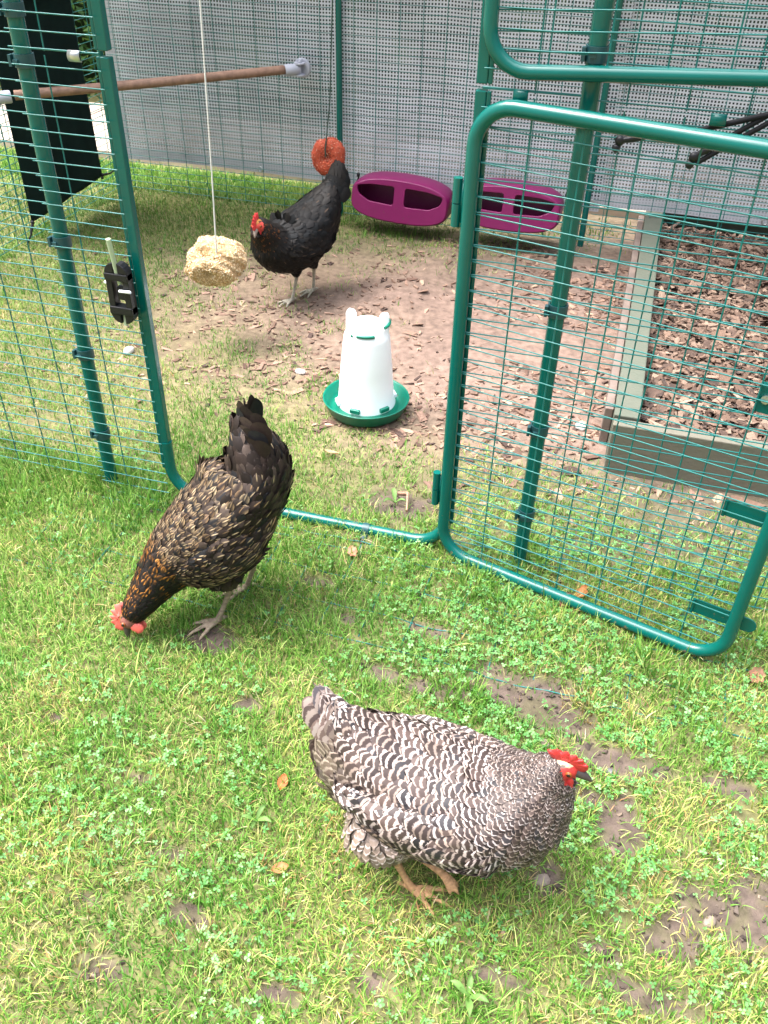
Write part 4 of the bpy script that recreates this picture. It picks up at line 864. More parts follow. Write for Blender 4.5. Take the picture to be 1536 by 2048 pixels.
# ------------------------------------------------------------------ hens
def crom(P, n):
    P = np.asarray(P, float); m = len(P); Q = np.concatenate([[2*P[0]-P[1]], P, [2*P[-1]-P[-2]]]); t = np.linspace(0, m-1-1e-6, n); i = t.astype(int); f = (t-i)[:, None]
    a, b, c, d = Q[i], Q[i+1], Q[i+2], Q[i+3]
    return .5*((2*b)+(c-a)*f+(2*a-5*b+4*c-d)*f**2+(3*b-a-3*c+d)*f**3)
class Loft:
    """sections (x,y,z, w, hu, hd); spine runs tail -> head; local hen frame +X forward"""
    def __init__(s, sec, n=90, m=48, up=(0, 0, 1), p=1.0):
        S = crom(sec, n); C = S[:, :3]; w_, hu, hd = [np.maximum(S[:, k], .0015) for k in (3, 4, 5)]
        T = nrm(np.gradient(C, axis=0)); U = np.zeros_like(T); side = np.zeros_like(T); u = np.array(up, float)
        for i in range(n): u = nrm(u-T[i]*(u@T[i])); U[i] = u; side[i] = np.cross(T[i], u)
        th = np.arange(m)*2*math.pi/m; c, sn = np.cos(th), np.sin(th)
        h = np.where(c[None] > 0, hu[:, None], hd[:, None])
        s.V = C[:, None]+side[:, None]*(w_[:, None]*sn[None])[..., None]+U[:, None]*(h*c[None])[..., None]
        s.n, s.m, s.C, s.T = n, m, C, T
        du = np.gradient(s.V, axis=0); dt = np.roll(s.V, -1, 1)-np.roll(s.V, 1, 1); N = nrm(np.cross(dt, du)); out = s.V-C[:, None]; sg = np.sign((N*out).sum(-1)); s.N = N*np.where(sg == 0, 1, sg)[..., None]
        s.arc = np.concatenate(([0], np.cumsum(np.linalg.norm(np.diff(C, axis=0), axis=1))))
        s.du = nrm(du); s.R = np.sqrt(w_*(hu+hd)/2)
    def at(s, A, u, th):
        fu = np.clip(u, 0, 1)*(s.n-1); i = np.clip(fu.astype(int), 0, s.n-2); f = (fu-i)[:, None]; ft = (th/(2*math.pi) % 1)*s.m; j = ft.astype(int) % s.m; g = (ft-np.floor(ft))[:, None]; j2 = (j+1) % s.m
        return (A[i, j]*(1-g)+A[i, j2]*g)*(1-f)+(A[i+1, j]*(1-g)+A[i+1, j2]*g)*f
    def mesh(s, mb):
        n, m = s.n, s.m; i = np.arange(n-1)[:, None]; j = np.arange(m)[None]; j2 = (j+1) % m
        mb.add(s.V.reshape(-1, 3), [np.stack([i*m+j, i*m+j2, (i+1)*m+j2, (i+1)*m+j], -1).reshape(-1, 4), np.arange(m)[None, ::-1], (np.arange(m)+(n-1)*m)[None]])
WP = np.interp
def feathers(P, N, D, L, W, lift, bend, nv=7, us=(-1, -.5, -.2, -.085, .085, .2, .5, 1), pointy=0., camber=.16, tip=.22):
    """cards: returns V (n,nv,nu,3), u, v"""
    n = len(P); us = np.array(us); vs = np.linspace(0, 1, nv); Dt = nrm(D-N*(D*N).sum(1)[:, None]); S = np.cross(N, Dt)
    prof_r = WP(vs, [0, .2, .5, .75, .9, 1], [.35, .75, 1, .95, .70+.12*(tip > .3), tip]); prof_p = WP(vs, [0, .2, .5, .75, .9, 1], [.5, .9, .9, .6, .3, .06]); prof = prof_r*(1-pointy)+prof_p*pointy
    v = vs[None, :, None, None]; u = us[None, None, :, None]; Lb = L[:, None, None, None]; Wb = W[:, None, None, None]
    b = np.asarray(bend)[:, None, None, None] if np.ndim(bend) else bend; lf = np.asarray(lift)[:, None, None, None] if np.ndim(lift) else lift
    pr = prof[None, :, None, None]
    tipround = (1-.10*u**2*(v > .6))
    V = P[:, None, None]+Dt[:, None, None]*(Lb*v*tipround)+S[:, None, None]*(u*pr*Wb*.5)+N[:, None, None]*(.0008+lf*v-b*(Lb*v)**2*.5-camber*Wb*.5*(u*pr)**2)
    return V, us, vs
def fgrid(n, nv, nu):
    b = (np.arange(n)*nv*nu)[:, None, None]; i = np.arange(nv-1)[None, :, None]; j = np.arange(nu-1)[None, None]
    return np.stack([b+i*nu+j, b+i*nu+j+1, b+(i+1)*nu+j+1, b+(i+1)*nu+j], -1).reshape(-1, 4)
def hexsample(loft, u0, u1, sp, thr=(0, 2*math.pi), jit=.25):
    """rows along the spine: u = fraction; sp(u) -> (row step, cross step) metres"""
    us, ths = [], []; Ltot = loft.arc[-1]; u = u0; row = 0
    while u < u1:
        rs_, cs = sp(u); i = int(u*(loft.n-1)); ring = loft.V[i]; circ = np.linalg.norm(np.roll(ring, -1, 0)-ring, axis=1); cum = np.concatenate(([0], np.cumsum(circ))); tot = cum[-1]
        k = max(3, int(tot/cs)); s = (np.arange(k)+.5*(row % 2)+rng.uniform(-jit, jit, k))/k*tot % tot
        th = np.interp(s, cum, np.linspace(0, 2*math.pi, loft.m+1)); a0, a1 = thr; ok = (th >= a0) & (th <= a1) if a1 <= 2*math.pi else np.ones(k, bool)
        us.append(np.full(k, u)+rng.uniform(-jit, jit, k)*rs_/Ltot); ths.append(th); 
        us[-1] = us[-1][ok]; ths[-1] = ths[-1][ok]; u += rs_/Ltot; row += 1
    return np.clip(np.concatenate(us), 0, 1), np.concatenate(ths)

class Hen:
    def __init__(s, origin, yaw, label, style, scale=1.0):
        s.o = np.array(origin, float); c, sn = math.cos(yaw), math.sin(yaw); s.Rm = np.array([[c, -sn, 0], [sn, c, 0], [0, 0, 1]])*scale; s.style = style
        s.t = thing('hen', s.o, label, 'hen'); s.body = MB(); s.cp = []
    def w(s, P): return np.asarray(P, float)@s.Rm.T+s.o
    def loc(s, P): return (np.asarray(P, float)-s.o)@np.linalg.inv(s.Rm).T
    def emit(s, mb_parts, name, mat_):
        m = MB()
        for V, F, at in mb_parts: m.add(s.w(V), F, **at)
        return m.build(name, mat_, s.t)
    def colour(s, P, n, u=None, region='body'):
        """base colours per feather"""
        st = s.style
        if st == 'barred':
            dark = pick([(.048, .033, .029), (.036, .025, .023), (.070, .048, .041), (.029, .025, .027)], (3, 3, 2, 1), n)
            lite = pick([(.35, .275, .24), (.42, .345, .31), (.27, .205, .17), (.47, .41, .385)], (3, 3, 2, 2), n); return dark, lite
        if st == 'brown':
            dark = pick([(.026, .0175, .014), (.017, .012, .010), (.050, .036, .029), (.013, .0125, .0135)], (3, 3, 2, 2), n)
            lite = pick([(.36, .25, .13), (.46, .34, .20), (.26, .16, .08)], (3, 3, 2), n); return dark, lite
        dark = pick([(.0065, .006, .006), (.009, .0078, .007), (.005, .0055, .006)], (3, 2, 2), n); lite = pick([(.11, .07, .045), (.06, .042, .03), (.028, .022, .02)], (1, 2, 3), n); return dark, lite
    def coat(s, loft, u, th, L, W, name, lift, droop=.12, streak=None, edge=None, period=None, mat_=None, pointy=0., dcol=None, bendk=.85, nv=None, dvec=None, tone=None, push=0., zsh=None):
        n = len(u); P = loft.at(loft.V, u, th); N = nrm(loft.at(loft.N, u, th)); D = -nrm(loft.at(loft.du, u, th)); D = nrm(D+np.array([0, 0, -droop])) if dvec is None else nrm(D*.3+dvec)
        D = nrm(D+np.cross(N, D)*rng.normal(0, .15 if s.style != 'brown' else .22, (n, 1))); N = nrm(N+rng.normal(0, .075, (n, 3))); P = P+N*push
        Rr = np.interp(u, np.linspace(0, 1, loft.n), loft.R); bend = bendk/np.maximum(Rr, .03)*np.clip(np.abs((D*np.array([1, 0, 0])).sum(1))*.25+.45, 0, 1)
        barred = s.style == 'barred'; nv = nv or (8 if barred else 9)
        V, us, vs = feathers(P, N, D, L, W, lift*L, bend, nv, pointy=pointy); nu = len(us); dark, lite = s.colour(P, n)
        if dcol is not None: dark = np.broadcast_to(dcol, dark.shape)*rng.uniform(.75, 1.25, (n, 1))
        if tone is not None: dark = dark*tone[:, None]; lite = lite*tone[:, None]
        v = vs[None, :, None]; uu = us[None, None]
        if barred:
            per = (period if period is not None else np.full(n, .013))*rng.uniform(.86, 1.16, n); dark = dark*rng.uniform(.7, 1.35, (n, 1)); lite = lite*rng.uniform(.8, 1.15, (n, 1))
            fu = np.stack([np.broadcast_to(uu, (n, nv, nu)), v*(L/per)[:, None, None]+rng.uniform(-.12, .12, n)[:, None, None]-(L/per)[:, None, None]+.62+0*uu, np.broadcast_to(np.asarray(zsh if zsh is not None else np.zeros(n))[:, None, None], (n, nv, nu))], -1)
            at = dict(Col=np.c_[np.repeat(dark, nv*nu, 0), np.ones(n*nv*nu)], Acc=np.c_[np.repeat(lite, nv*nu, 0), np.ones(n*nv*nu)], fuv=fu.reshape(-1, 3))
        else:
            msk = np.zeros((n, nv, nu))
            if streak is not None: msk = np.maximum(msk, streak[:, None, None]*(np.abs(uu) < .1)*sst(.40, .58, v)+0*msk)
            if edge is not None: msk = np.maximum(msk, edge[:, None, None]*sst(.3, .9, np.abs(uu))*sst(.25, .5, v))
            shade_ = (.85+.35*v)[..., None]
            c = dark[:, None, None]*shade_*(1-msk[..., None])+lite[:, None, None]*msk[..., None]; at = dict(Col=np.c_[c.reshape(-1, 3), np.ones(n*nv*nu)])
        return (V.reshape(-1, 3), [fgrid(n, nv, nu)], at)
    def leg(s, hip, hock, foot, r0, col, fdir=(1, 0, 0), toes=((.062, 24, 0), (.072, 0, 0), (.058, -26, 0)), hind=.028, fl=0.):
        hip, hock, foot = [np.array(p, float) for p in (hip, hock, foot)]
        m = MB(); ax_ = hock-hip; m.tube([hip-ax_*.62, hip-ax_*.42, hip-ax_*.15, hip+ax_*.1, hip*.5+hock*.5+np.array([.006, 0, 0]), hock*.85+hip*.15, hock], r0, 14, rs=[.004, r0*.62, r0*.93, r0*.96, r0*.72, .017, .010]); thigh_pts = (hip, hock)
        s.body.V += m.V; 
        for k, f in m.F.items(): s.body.F.setdefault(k, []).extend([x+s.body.n for x in f])
        s.body.n += m.n
        def seg(P, rs):
            mm = MB(); mm.tube(P, .01, 10, rs=rs); s.body.V += mm.V
            for k, f in mm.F.items(): s.body.F.setdefault(k, []).extend([x+s.body.n for x in f])
            s.body.n += mm.n; 
            for a in np.linspace(0, 1, 24):
                i = a*(len(P)-1); j = min(int(i), len(P)-2); s.cp.append((np.array(P[j])*(1-i+j)+np.array(P[j+1])*(i-j), col))
        seg([hock, hock*.5+foot*.5, foot+[0, 0, .006]], [.0074, .0056, .0068])
        fd = nrm(fdir)
        for (L, ang, dz) in toes:
            a = R(ang); d = np.array([fd[0]*math.cos(a)-fd[1]*math.sin(a), fd[0]*math.sin(a)+fd[1]*math.cos(a), 0]); 
            seg([foot+[0, 0, .004], foot+d*L*.4+[0, 0, .007-fl*.01], foot+d*L*.8+[0, 0, .003-fl*.02], foot+d*L+[0, 0, -.001-fl*.03]], [.0060, .0050, .0042, .0020])
        seg([foot+[0, 0, .004], foot-fd*hind*.6+[0, 0, .006], foot-fd*hind+[0, 0, 0]], [.006, .0045, .002])
    def finish_body(s, voxel=.0032, base=(.03, .022, .02)):
        m = MB(); m.V = [s.w(np.concatenate(s.body.V))]; m.F = s.body.F; m.n = s.body.n
        o = m.build('body', M['body'], s.t)
        rm = o.modifiers.new('r', 'REMESH'); rm.mode = 'VOXEL'; rm.voxel_size = voxel; rm.use_smooth_shade = True
        sm = o.modifiers.new('s', 'SMOOTH'); sm.iterations = 3; sm.factor = .4
        dg = bpy.context.evaluated_depsgraph_get(); me = bpy.data.meshes.new_from_object(o.evaluated_get(dg)); o.modifiers.clear(); o.data = me; me.name = 'body'
        if not me.materials: me.materials.append(M['body'])
        n = len(me.vertices); co = np.zeros(n*3, np.float32); me.vertices.foreach_get('co', co); co = s.loc(co.reshape(-1, 3)+s.o)
        kd = kdtree.KDTree(len(s.cp)); 
        for i, (p, c) in enumerate(s.cp): kd.insert(Vector(p), i)
        kd.balance(); col = np.tile([*base, 1.], (n, 1))
        for i in range(n):
            _, k, d = kd.find(Vector(co[i])); p, c = s.cp[k]
            rr = .0115 if len(c) == 3 else c[3]
            if d < rr: col[i, :3] = np.array(c[:3])*(random.uniform(.9, 1.1) if len(c) == 4 else (.78+.40*_tab[int(abs(co[i][2])*260) & 255, k & 255]))
        for a in list(me.attributes):
            if a.name == 'Col': me.attributes.remove(a)
        at = me.attributes.new('Col', 'FLOAT_COLOR', 'POINT'); at.data.foreach_set('color', col.astype(np.float32).ravel())
        return o
    def head(s, hc, fwd, up, size=1., comb='comb', beak='beakdark', facecol=(.46, .045, .035), crown=None, comb_tilt=0., lobe=True):
        """hc head centre, fwd beak direction"""
        hc = np.array(hc, float); f = nrm(fwd); u = nrm(np.array(up)-f*(np.array(up)@f)); r = np.cross(f, u); k = size
        B = np.stack([f, r, u], 1)
        def L_(p): return hc+np.asarray(p, float)*k@B.T
        # beak
        m = MB(); nn = 9; P = [L_((.012+.026*t_, 0, .001-.006*t_**2)) for t_ in np.linspace(0, 1, nn)]; m.tube([s.w(p) for p in P], .006, 12, rs=np.interp(np.linspace(0, 1, nn), [0, .5, .85, 1], [.0078, .0058, .003, .0008])*k)
        m.build('beak', M[beak], s.t)
        # comb: serrated blade
        pts = [(-.020, .006), (-.029, .017), (-.024, .021), (-.019, .029), (-.013, .025), (-.007, .034), (-.001, .028), (.005, .035), (.010, .028), (.015, .031), (.019, .023), (.024, .022), (.026, .010), (.020, .004), (0, .008)]
        pl = np.array(pts); n0 = len(pl); tt = np.linspace(0, n0, n0*4+1)[:-1]; ii = tt.astype(int); ff = (tt-ii)[:, None]; Q = pl[np.arange(n0)]
        g = lambda a: Q[a % n0]
        sp = .5*((2*g(ii))+(g(ii+1)-g(ii-1))*ff+(2*g(ii-1)-5*g(ii)+4*g(ii+1)-g(ii+2))*ff**2+(3*g(ii)-g(ii-1)-3*g(ii+1)+g(ii+2))*ff**3)
        cen = np.array([0., .016]); rings = []
        for (sc, th) in ((1, 0), (.93, .0016), (.8, .0026), (.5, .0034), (.1, .0036)):
            q = cen+(sp-cen)*sc; rings.append((q, th))
        m = MB(); N0 = len(sp)
        for sg in (1, -1):
            V = np.concatenate([np.array([L_((p[0], sg*th*(1.5-.9*min(max(p[1]/.04, 0), 1))+comb_tilt*max(p[1]-.008, 0), p[1])) for p in q]) for q, th in rings]); i = np.arange(len(rings)-1)[:, None]; j = np.arange(N0)[None]; j2 = (j+1) % N0
            F = np.stack([i*N0+j, i*N0+j2, (i+1)*N0+j2, (i+1)*N0+j], -1).reshape(-1, 4)
            m.add(s.w(V), [F if sg < 0 else F[:, ::-1], (np.arange(N0)+(len(rings)-1)*N0)[None, ::(1 if sg > 0 else -1)]])
        m.build('comb', M[comb], s.t)
        for sg in (1, -1):
            m = MB(); bmx = bmesh.new(); bmesh.ops.create_icosphere(bmx, subdivisions=3, radius=1); V = np.array([v.co[:] for v in bmx.verts]); F = np.array([[v.index for v in ff_.verts] for ff_ in bmx.faces]); bmx.free()
            Vw = V*np.array([.0085, .0032, .0125]); Vw[:, 2] -= .010; Vw[:, 0] *= (1+.25*(Vw[:, 2] < -.012)); m.add(s.w(np.array([L_(p+np.array([.010, sg*.0075, -.008])) for p in Vw])), [F]); m.build('wattle', M[comb], s.t)
            m = MB(); m.add(s.w(np.array([L_(p*np.array([.0042, .0022, .0042])+np.array([.0065, sg*.0140, .0045])) for p in V])), [F]); e = m.build('eye', M['iris'], s.t)
            m = MB(); m.add(s.w(np.array([L_(p*np.array([.0026, .0012, .0026])+np.array([.0067, sg*.0157, .0045])) for p in V])), [F]); pu = m.build('pupil', M['eye'], e)
            if lobe: m = MB(); m.add(s.w(np.array([L_(p*np.array([.0042, .0022, .0055])+np.array([-.010, sg*.0150, -.007])) for p in V])), [F]); m.build('earlobe', M['lobe'], s.t)
        # face lump sources for the body colour
        m = MB(); V = bm_ico(3); m.add(np.array([L_(p*np.array([.0185, .0148, .0165])) for p in V[0]]), [V[1]]); s.body.V += m.V
        for kk, fx in m.F.items(): s.body.F.setdefault(kk, []).extend([x+s.body.n for x in fx])
        s.body.n += m.n
        for p in ((.012, 0, 0), (.010, .01, 0), (.010, -.01, 0), (.0, .013, 0), (0, -.013, 0), (-.006, .013, -.005), (-.006, -.013, -.005), (.004, .011, -.010), (.004, -.011, -.010), (.006, .009, .008), (.006, -.009, .008)): s.cp.append((L_(p), (*facecol, .0105*k)))
        if crown is not None:
            for p in ((-.006, 0, .016), (-.010, .006, .013), (-.010, -.006, .013), (.002, .006, .0145), (.002, -.006, .0145), (-.016, 0, .010), (-.014, .010, .006), (-.014, -.010, .006)): s.cp.append((L_(p), (*crown, .0058*k)))
_ico = {}
def bm_ico(n):
    if n not in _ico:
        b = bmesh.new(); bmesh.ops.create_icosphere(b, subdivisions=n, radius=1); _ico[n] = (np.array([v.co[:] for v in b.verts]), np.array([[v.index for v in f.verts] for f in b.faces])); b.free()
    return _ico[n]
def smoothstepdir(u, a, b): return sst(a, b, u)

def make_hen(style, origin, yaw, label, torso, wingsec, tail, head, legs, scale=1., legcol=(.5, .35, .22), base=(.03, .022, .02), neck_u=.62, fs=1., headk=1., comb='comb', beak='beakdark', facecol=(.46, .045, .035), crown=None, comb_tilt=0., lobe=True):
    h = Hen(origin, yaw, label, style, scale); T = Loft(torso, 110, 56); T.mesh(h.body)
    for lg in legs: h.leg(col=legcol, **lg)
    h.head(*head, size=headk, comb=comb, beak=beak, facecol=facecol, crown=crown, comb_tilt=comb_tilt, lobe=lobe)
    h.finish_body(base=base)
    barred = style == 'barred'
    prof_ = dict(barred=[.028, .031, .034, .029, .022, .016, .011, .009], brown=[.034, .036, .031, .023, .024, .025, .017, .012], black=[.034, .038, .040, .034, .026, .020, .012, .009])[style]
    def size(u): return WP(u, [0, .08, .3, .5, neck_u, neck_u+.14, .9, 1], np.array(prof_)*fs)
    sp = lambda u: (size(u)*.40, size(u)*.42)
    u, th = hexsample(T, .01, .955, sp); L = size(u)*rng.uniform(.9, 1.12, len(u)); W = L*rng.uniform(.62, .74, len(u))
    und = np.cos(th) < -.35
    Wk = W.copy(); nk = sst(neck_u+.02, neck_u+.12, u); Wk = W*(1-.28*nk)
    if barred:
        per = WP(u, [0, .4, neck_u, .95], [.0125, .0115, .0085, .0055])*fs
        tone = np.where(und, 1.15, 1.)*WP(u, [0, .6, .95], [1., 1., .95]); P = [h.coat(T, u, th, L, Wk, 'plumage', WP(u, [0, .6, 1], [.24, .23, .18]), period=per, tone=tone, zsh=WP(u, [0, .12, neck_u-.1, neck_u+.08, 1], [-.2, 0, .08, .38, .30]))]
        at = P[0][2]; fl = (sst(-.05, -.35, np.cos(th))*sst(.46, .36, u))[:, None, None]; nk_ = sst(neck_u-.05, neck_u+.1, u)[:, None, None]
        for key, tgt in (('Col', np.array([.16, .118, .092])), ('Acc', np.array([.36, .29, .235]))):
            C = at[key].reshape(len(u), -1, 4); C[..., :3] = C[..., :3]*(1-fl)+fl*tgt*rng.uniform(.8, 1.2, (len(u), 1, 1)); C[..., :3] *= (1-.12*nk_); at[key] = C.reshape(-1, 4)
    elif style == 'brown':
        r = rng.random(len(u)); top = np.cos(th) > -.2
        st = np.where(r < WP(u, [0, .18, .30, .42, neck_u, .9], [.05, .14, .5, .9, 1., .3]), 1., 0.)*rng.uniform(.55, 1, len(u))
        gold = sst(neck_u+.02, neck_u+.08, u)*(1-sst(neck_u+.17, neck_u+.24, u))
        side = (np.cos(th) < .15)*(u > .22)*.85
        edge = np.clip(gold*(rng.random(len(u)) < .17)*1.0+side*rng.random(len(u)), 0, 1); st = st*(1-nk)
        a = h.coat(T, u, th, L, Wk, 'plumage', WP(u, [0, .6, 1], [.15, .14, .10]), streak=st*.85, edge=edge, tone=rng.uniform(.75, 1.25, len(u)), pointy=.3)
        C = a[2]['Col'].reshape(len(u), -1, 4); kb = (nk*(1-.0*gold))[:, None]
        # hackle: black vane with warm gold lacing
        gl = np.array([.50, .20, .035]); blk = np.array([.012, .010, .010]); lum = np.clip((C[..., :3].mean(-1)-.03)/.16, 0, 1)[..., None]
        C[..., :3] = C[..., :3]*(1-np.maximum(nk, gold)[:, None, None])+np.maximum(nk, gold)[:, None, None]*(blk*(1-lum)+gl*lum*rng.uniform(.7, 1.15, (len(u), 1, 1))); a[2]['Col'] = C.reshape(-1, 4); P = [a]
    else:
        r = rng.random(len(u)); st = np.where(r < .28, 1., 0.)*rng.uniform(.2, .8, len(u)); hn = sst(neck_u+.06, neck_u+.14, u); edge = hn*(rng.random(len(u)) < WP(u, [neck_u, .95], [.12, .5]))*(np.cos(th) < .6)
        a = h.coat(T, u, th, L, Wk, 'plumage', WP(u, [0, .6, 1], [.13, .12, .10]), streak=st*(1-hn), edge=edge); C = a[2]['Col'].reshape(len(u), -1, 4); lum = np.clip((C[..., :3].mean(-1)-.010)/.03, 0, 1)[..., None]; hk = hn[:, None, None]
        C[..., :3] = C[..., :3]*(1-hk)+hk*(np.array([.012, .010, .009])*(1-lum)+np.array([.26, .085, .018])*lum); a[2]['Col'] = C.reshape(-1, 4); P = [a]
    h.emit(P, 'plumage', M['barred'] if barred else M['feather'])
    # thigh fluff
    P = []
    for lg in legs:
        hip, hock = np.array(lg['hip'], float), np.array(lg['hock'], float); ax = hock-hip; r0 = lg['r0']
        sec = [(*(hip+ax*t_), w_, w_, w_) for t_, w_ in ((-.62, .006), (-.42, r0*.62), (-.15, r0*.93), (.1, r0*.96), (.35, r0*.85), (.65, r0*.55), (.92, .014))]
        TL = Loft(sec, 30, 24, up=(1, 0, .3)); uu, tt = hexsample(TL, .04, .94, lambda q: (.010, .012)); n = len(uu); Ls = np.full(n, .024)*fs*rng.uniform(.8, 1.2, n)
        # spine runs hip -> hock so feathers point along +du
        TL.du = -TL.du
        if barred: P.append(h.coat(TL, uu, tt, Ls, Ls*.6, 'x', .12, period=np.full(n, .009), dcol=np.array([.15, .112, .088]), tone=rng.uniform(.85, 1.2, n), zsh=np.full(n, .25)))
        else: P.append(h.coat(TL, uu, tt, Ls, Ls*.6, 'x', .12, streak=np.zeros(n)))
    h.emit(P, 'thigh_feathers', M['barred'] if barred else M['feather'])
    # wings
    for sg in (1, -1):
        sec = [(x, sg*y, z, w_, hu, hd) for x, y, z, w_, hu, hd in wingsec]; Wg = Loft(sec, 60, 40, up=(0, -sg*.42, 1))
        m = MB(); Wg.mesh(m); V = h.w(np.concatenate(m.V)); P = []
        side_th = math.pi/2 if (np.cross(Wg.T[30], np.array([0, 0, 1]))*np.array([0, sg, 0])).sum() > 0 else 3*math.pi/2
        szw = lambda q: WP(q, [0, .25, .6, 1], np.array([.044, .040, .030, .022] if style != 'brown' else [.042, .032, .024, .020])*fs)
        uu, tt = hexsample(Wg, .03, .97, lambda q: (szw(q)*.34, szw(q)*.36)); ok = (np.cos(tt-side_th) > -.75) if barred else (Wg.at(Wg.N, uu, tt)[:, 1]*sg > .12); uu, tt = uu[ok], tt[ok]; n = len(uu); Ls = szw(uu)*rng.uniform(.9, 1.1, n); Ws = Ls*.66
        low = np.cos(tt) < -.35
        Ls = np.where(low, Ls*1.35, Ls)
        if barred: P.append(h.coat(Wg, uu, tt, Ls, Ws, 'wing', .10, droop=.02, period=WP(uu, [0, 1], [.0140, .0105])*fs, bendk=.35, tone=np.where(low, .85, 1.)))
        elif style == 'brown': P.append(h.coat(Wg, uu, tt, Ls, Ws, 'wing', .09, droop=.02, streak=np.where(rng.random(n) < .85, 1., 0.)*rng.uniform(.5, 1, n), edge=low*.35*rng.random(n)+0*uu, bendk=.35))
        else: P.append(h.coat(Wg, uu, tt, Ls, Ws, 'wing', .09, droop=.02, streak=np.where(rng.random(n) < .35, 1., 0.)*rng.uniform(.2, .8, n), bendk=.35))
        # long flight feathers under the lower edge
        k = 9; a_ = np.linspace(0, 1, k); base_ = Wg.at(Wg.V, .62-.30*a_, np.full(k, side_th+(math.pi/2.6)*(1 if side_th < 3 else -1))); Dp = nrm(np.array([-1, 0, .10])+np.stack([0*a_, 0*a_, -.22+.30*a_], 1)-0); Np = nrm(np.stack([0*a_, np.full(k, sg*1.), np.full(k, .25)], 1))
        Lp = np.linspace(.060, .050, k)*fs*(1 if barred else .75); base_ = base_-Np*(.002 if barred else .013); V2, us_, vs_ = feathers(base_, Np, Dp, Lp, Lp*.26, .0*Lp, .8, 9); nvu = 9*len(us_)
        dark, lite = h.colour(base_, k)
        if barred:
            fu = np.stack([np.broadcast_to(us_[None, None], (k, 9, len(us_))), np.broadcast_to(vs_[None, :, None]*(Lp/.017)[:, None, None], (k, 9, len(us_))), np.zeros((k, 9, len(us_)))], -1)
            P.append((V2.reshape(-1, 3), [fgrid(k, 9, len(us_))], dict(Col=np.c_[np.repeat(dark*.8, nvu, 0), np.ones(k*nvu)], Acc=np.c_[np.repeat(np.tile([.24, .17, .13], (k, 1)), nvu, 0), np.ones(k*nvu)], fuv=fu.reshape(-1, 3))))
        else: P.append((V2.reshape(-1, 3), [fgrid(k, 9, len(us_))], dict(Col=np.c_[np.repeat(dark, nvu, 0), np.ones(k*nvu)])))
        h.emit(P, 'wing', M['barred'] if barred else M['feather'])
    # tail fan: base point, direction, length, spread
    tb, td, tl, spread, nf = tail; tb = np.array(tb, float); td = nrm(td); P = []
    yaxis = np.array([0, 1., 0]); upv = nrm(np.cross(yaxis, td)); upv = upv if upv[2] > 0 or td[2] > .8 else -upv
    for layer, (ll, off, cnt) in enumerate(((1., 0., nf), (.86, .010, nf), (.62, .018, nf+3), (.45, .026, nf+5))):
        a = np.linspace(-1, 1, cnt)+rng.normal(0, .05, cnt); D = nrm(td[None]+yaxis[None]*(a*spread)[:, None]-upv[None]*(.14*a**2)[:, None]); roof = np.stack([0*a, a*.75, 0*a], 1)
        N = nrm(upv[None]*(.55)+roof*1.0+0*D); base_ = tb[None]-td[None]*.03+yaxis[None]*(a*(.011 if barred else .020)*(1+layer*.55))[:, None]+upv[None]*(off*.55-.012*a**2*(1+.5*layer))[:, None]
        Lt = np.full(cnt, tl*ll)*rng.uniform(.92, 1.06, cnt)*(1-.12*np.abs(a)); Wt = np.full(cnt, .052 if not barred else .038)*fs*(1 if layer < 3 else .8); V2, us_, vs_ = feathers(base_, N, D, Lt, Wt, .02*Lt, 1.2, 10, tip=.62); nvu = 10*len(us_); dark, lite = h.colour(base_, cnt)
        if barred:
            lite = lite*1.25; fu = np.stack([np.broadcast_to(us_[None, None], (cnt, 10, len(us_))), vs_[None, :, None]*(Lt/.019)[:, None, None]+rng.uniform(0, .4, cnt)[:, None, None]+0*us_, np.full((cnt, 10, len(us_)), -.55)], -1)
            P.append((V2.reshape(-1, 3), [fgrid(cnt, 10, len(us_))], dict(Col=np.c_[np.repeat(dark*3.2, nvu, 0), np.ones(cnt*nvu)], Acc=np.c_[np.repeat(lite, nvu, 0), np.ones(cnt*nvu)], fuv=fu.reshape(-1, 3))))
        else:
            c = dark[:, None, None]*np.ones((1, 10, len(us_), 1))*(1.1 if style == 'brown' else 1)
            if layer >= 2 and style == 'brown':
                mk = ((rng.random(cnt) < .10)[:, None]*sst(.35, .5, vs_)[None])[:, :, None]*(np.abs(us_) < .1)[None, None]; c = c*(1-mk[..., None])+lite[:, None, None]*mk[..., None]
            P.append((V2.reshape(-1, 3), [fgrid(cnt, 10, len(us_))], dict(Col=np.c_[c.reshape(-1, 3), np.ones(cnt*nvu)])))
    h.emit(P, 'tail', M['barred'] if barred else M['feather'])
    return h

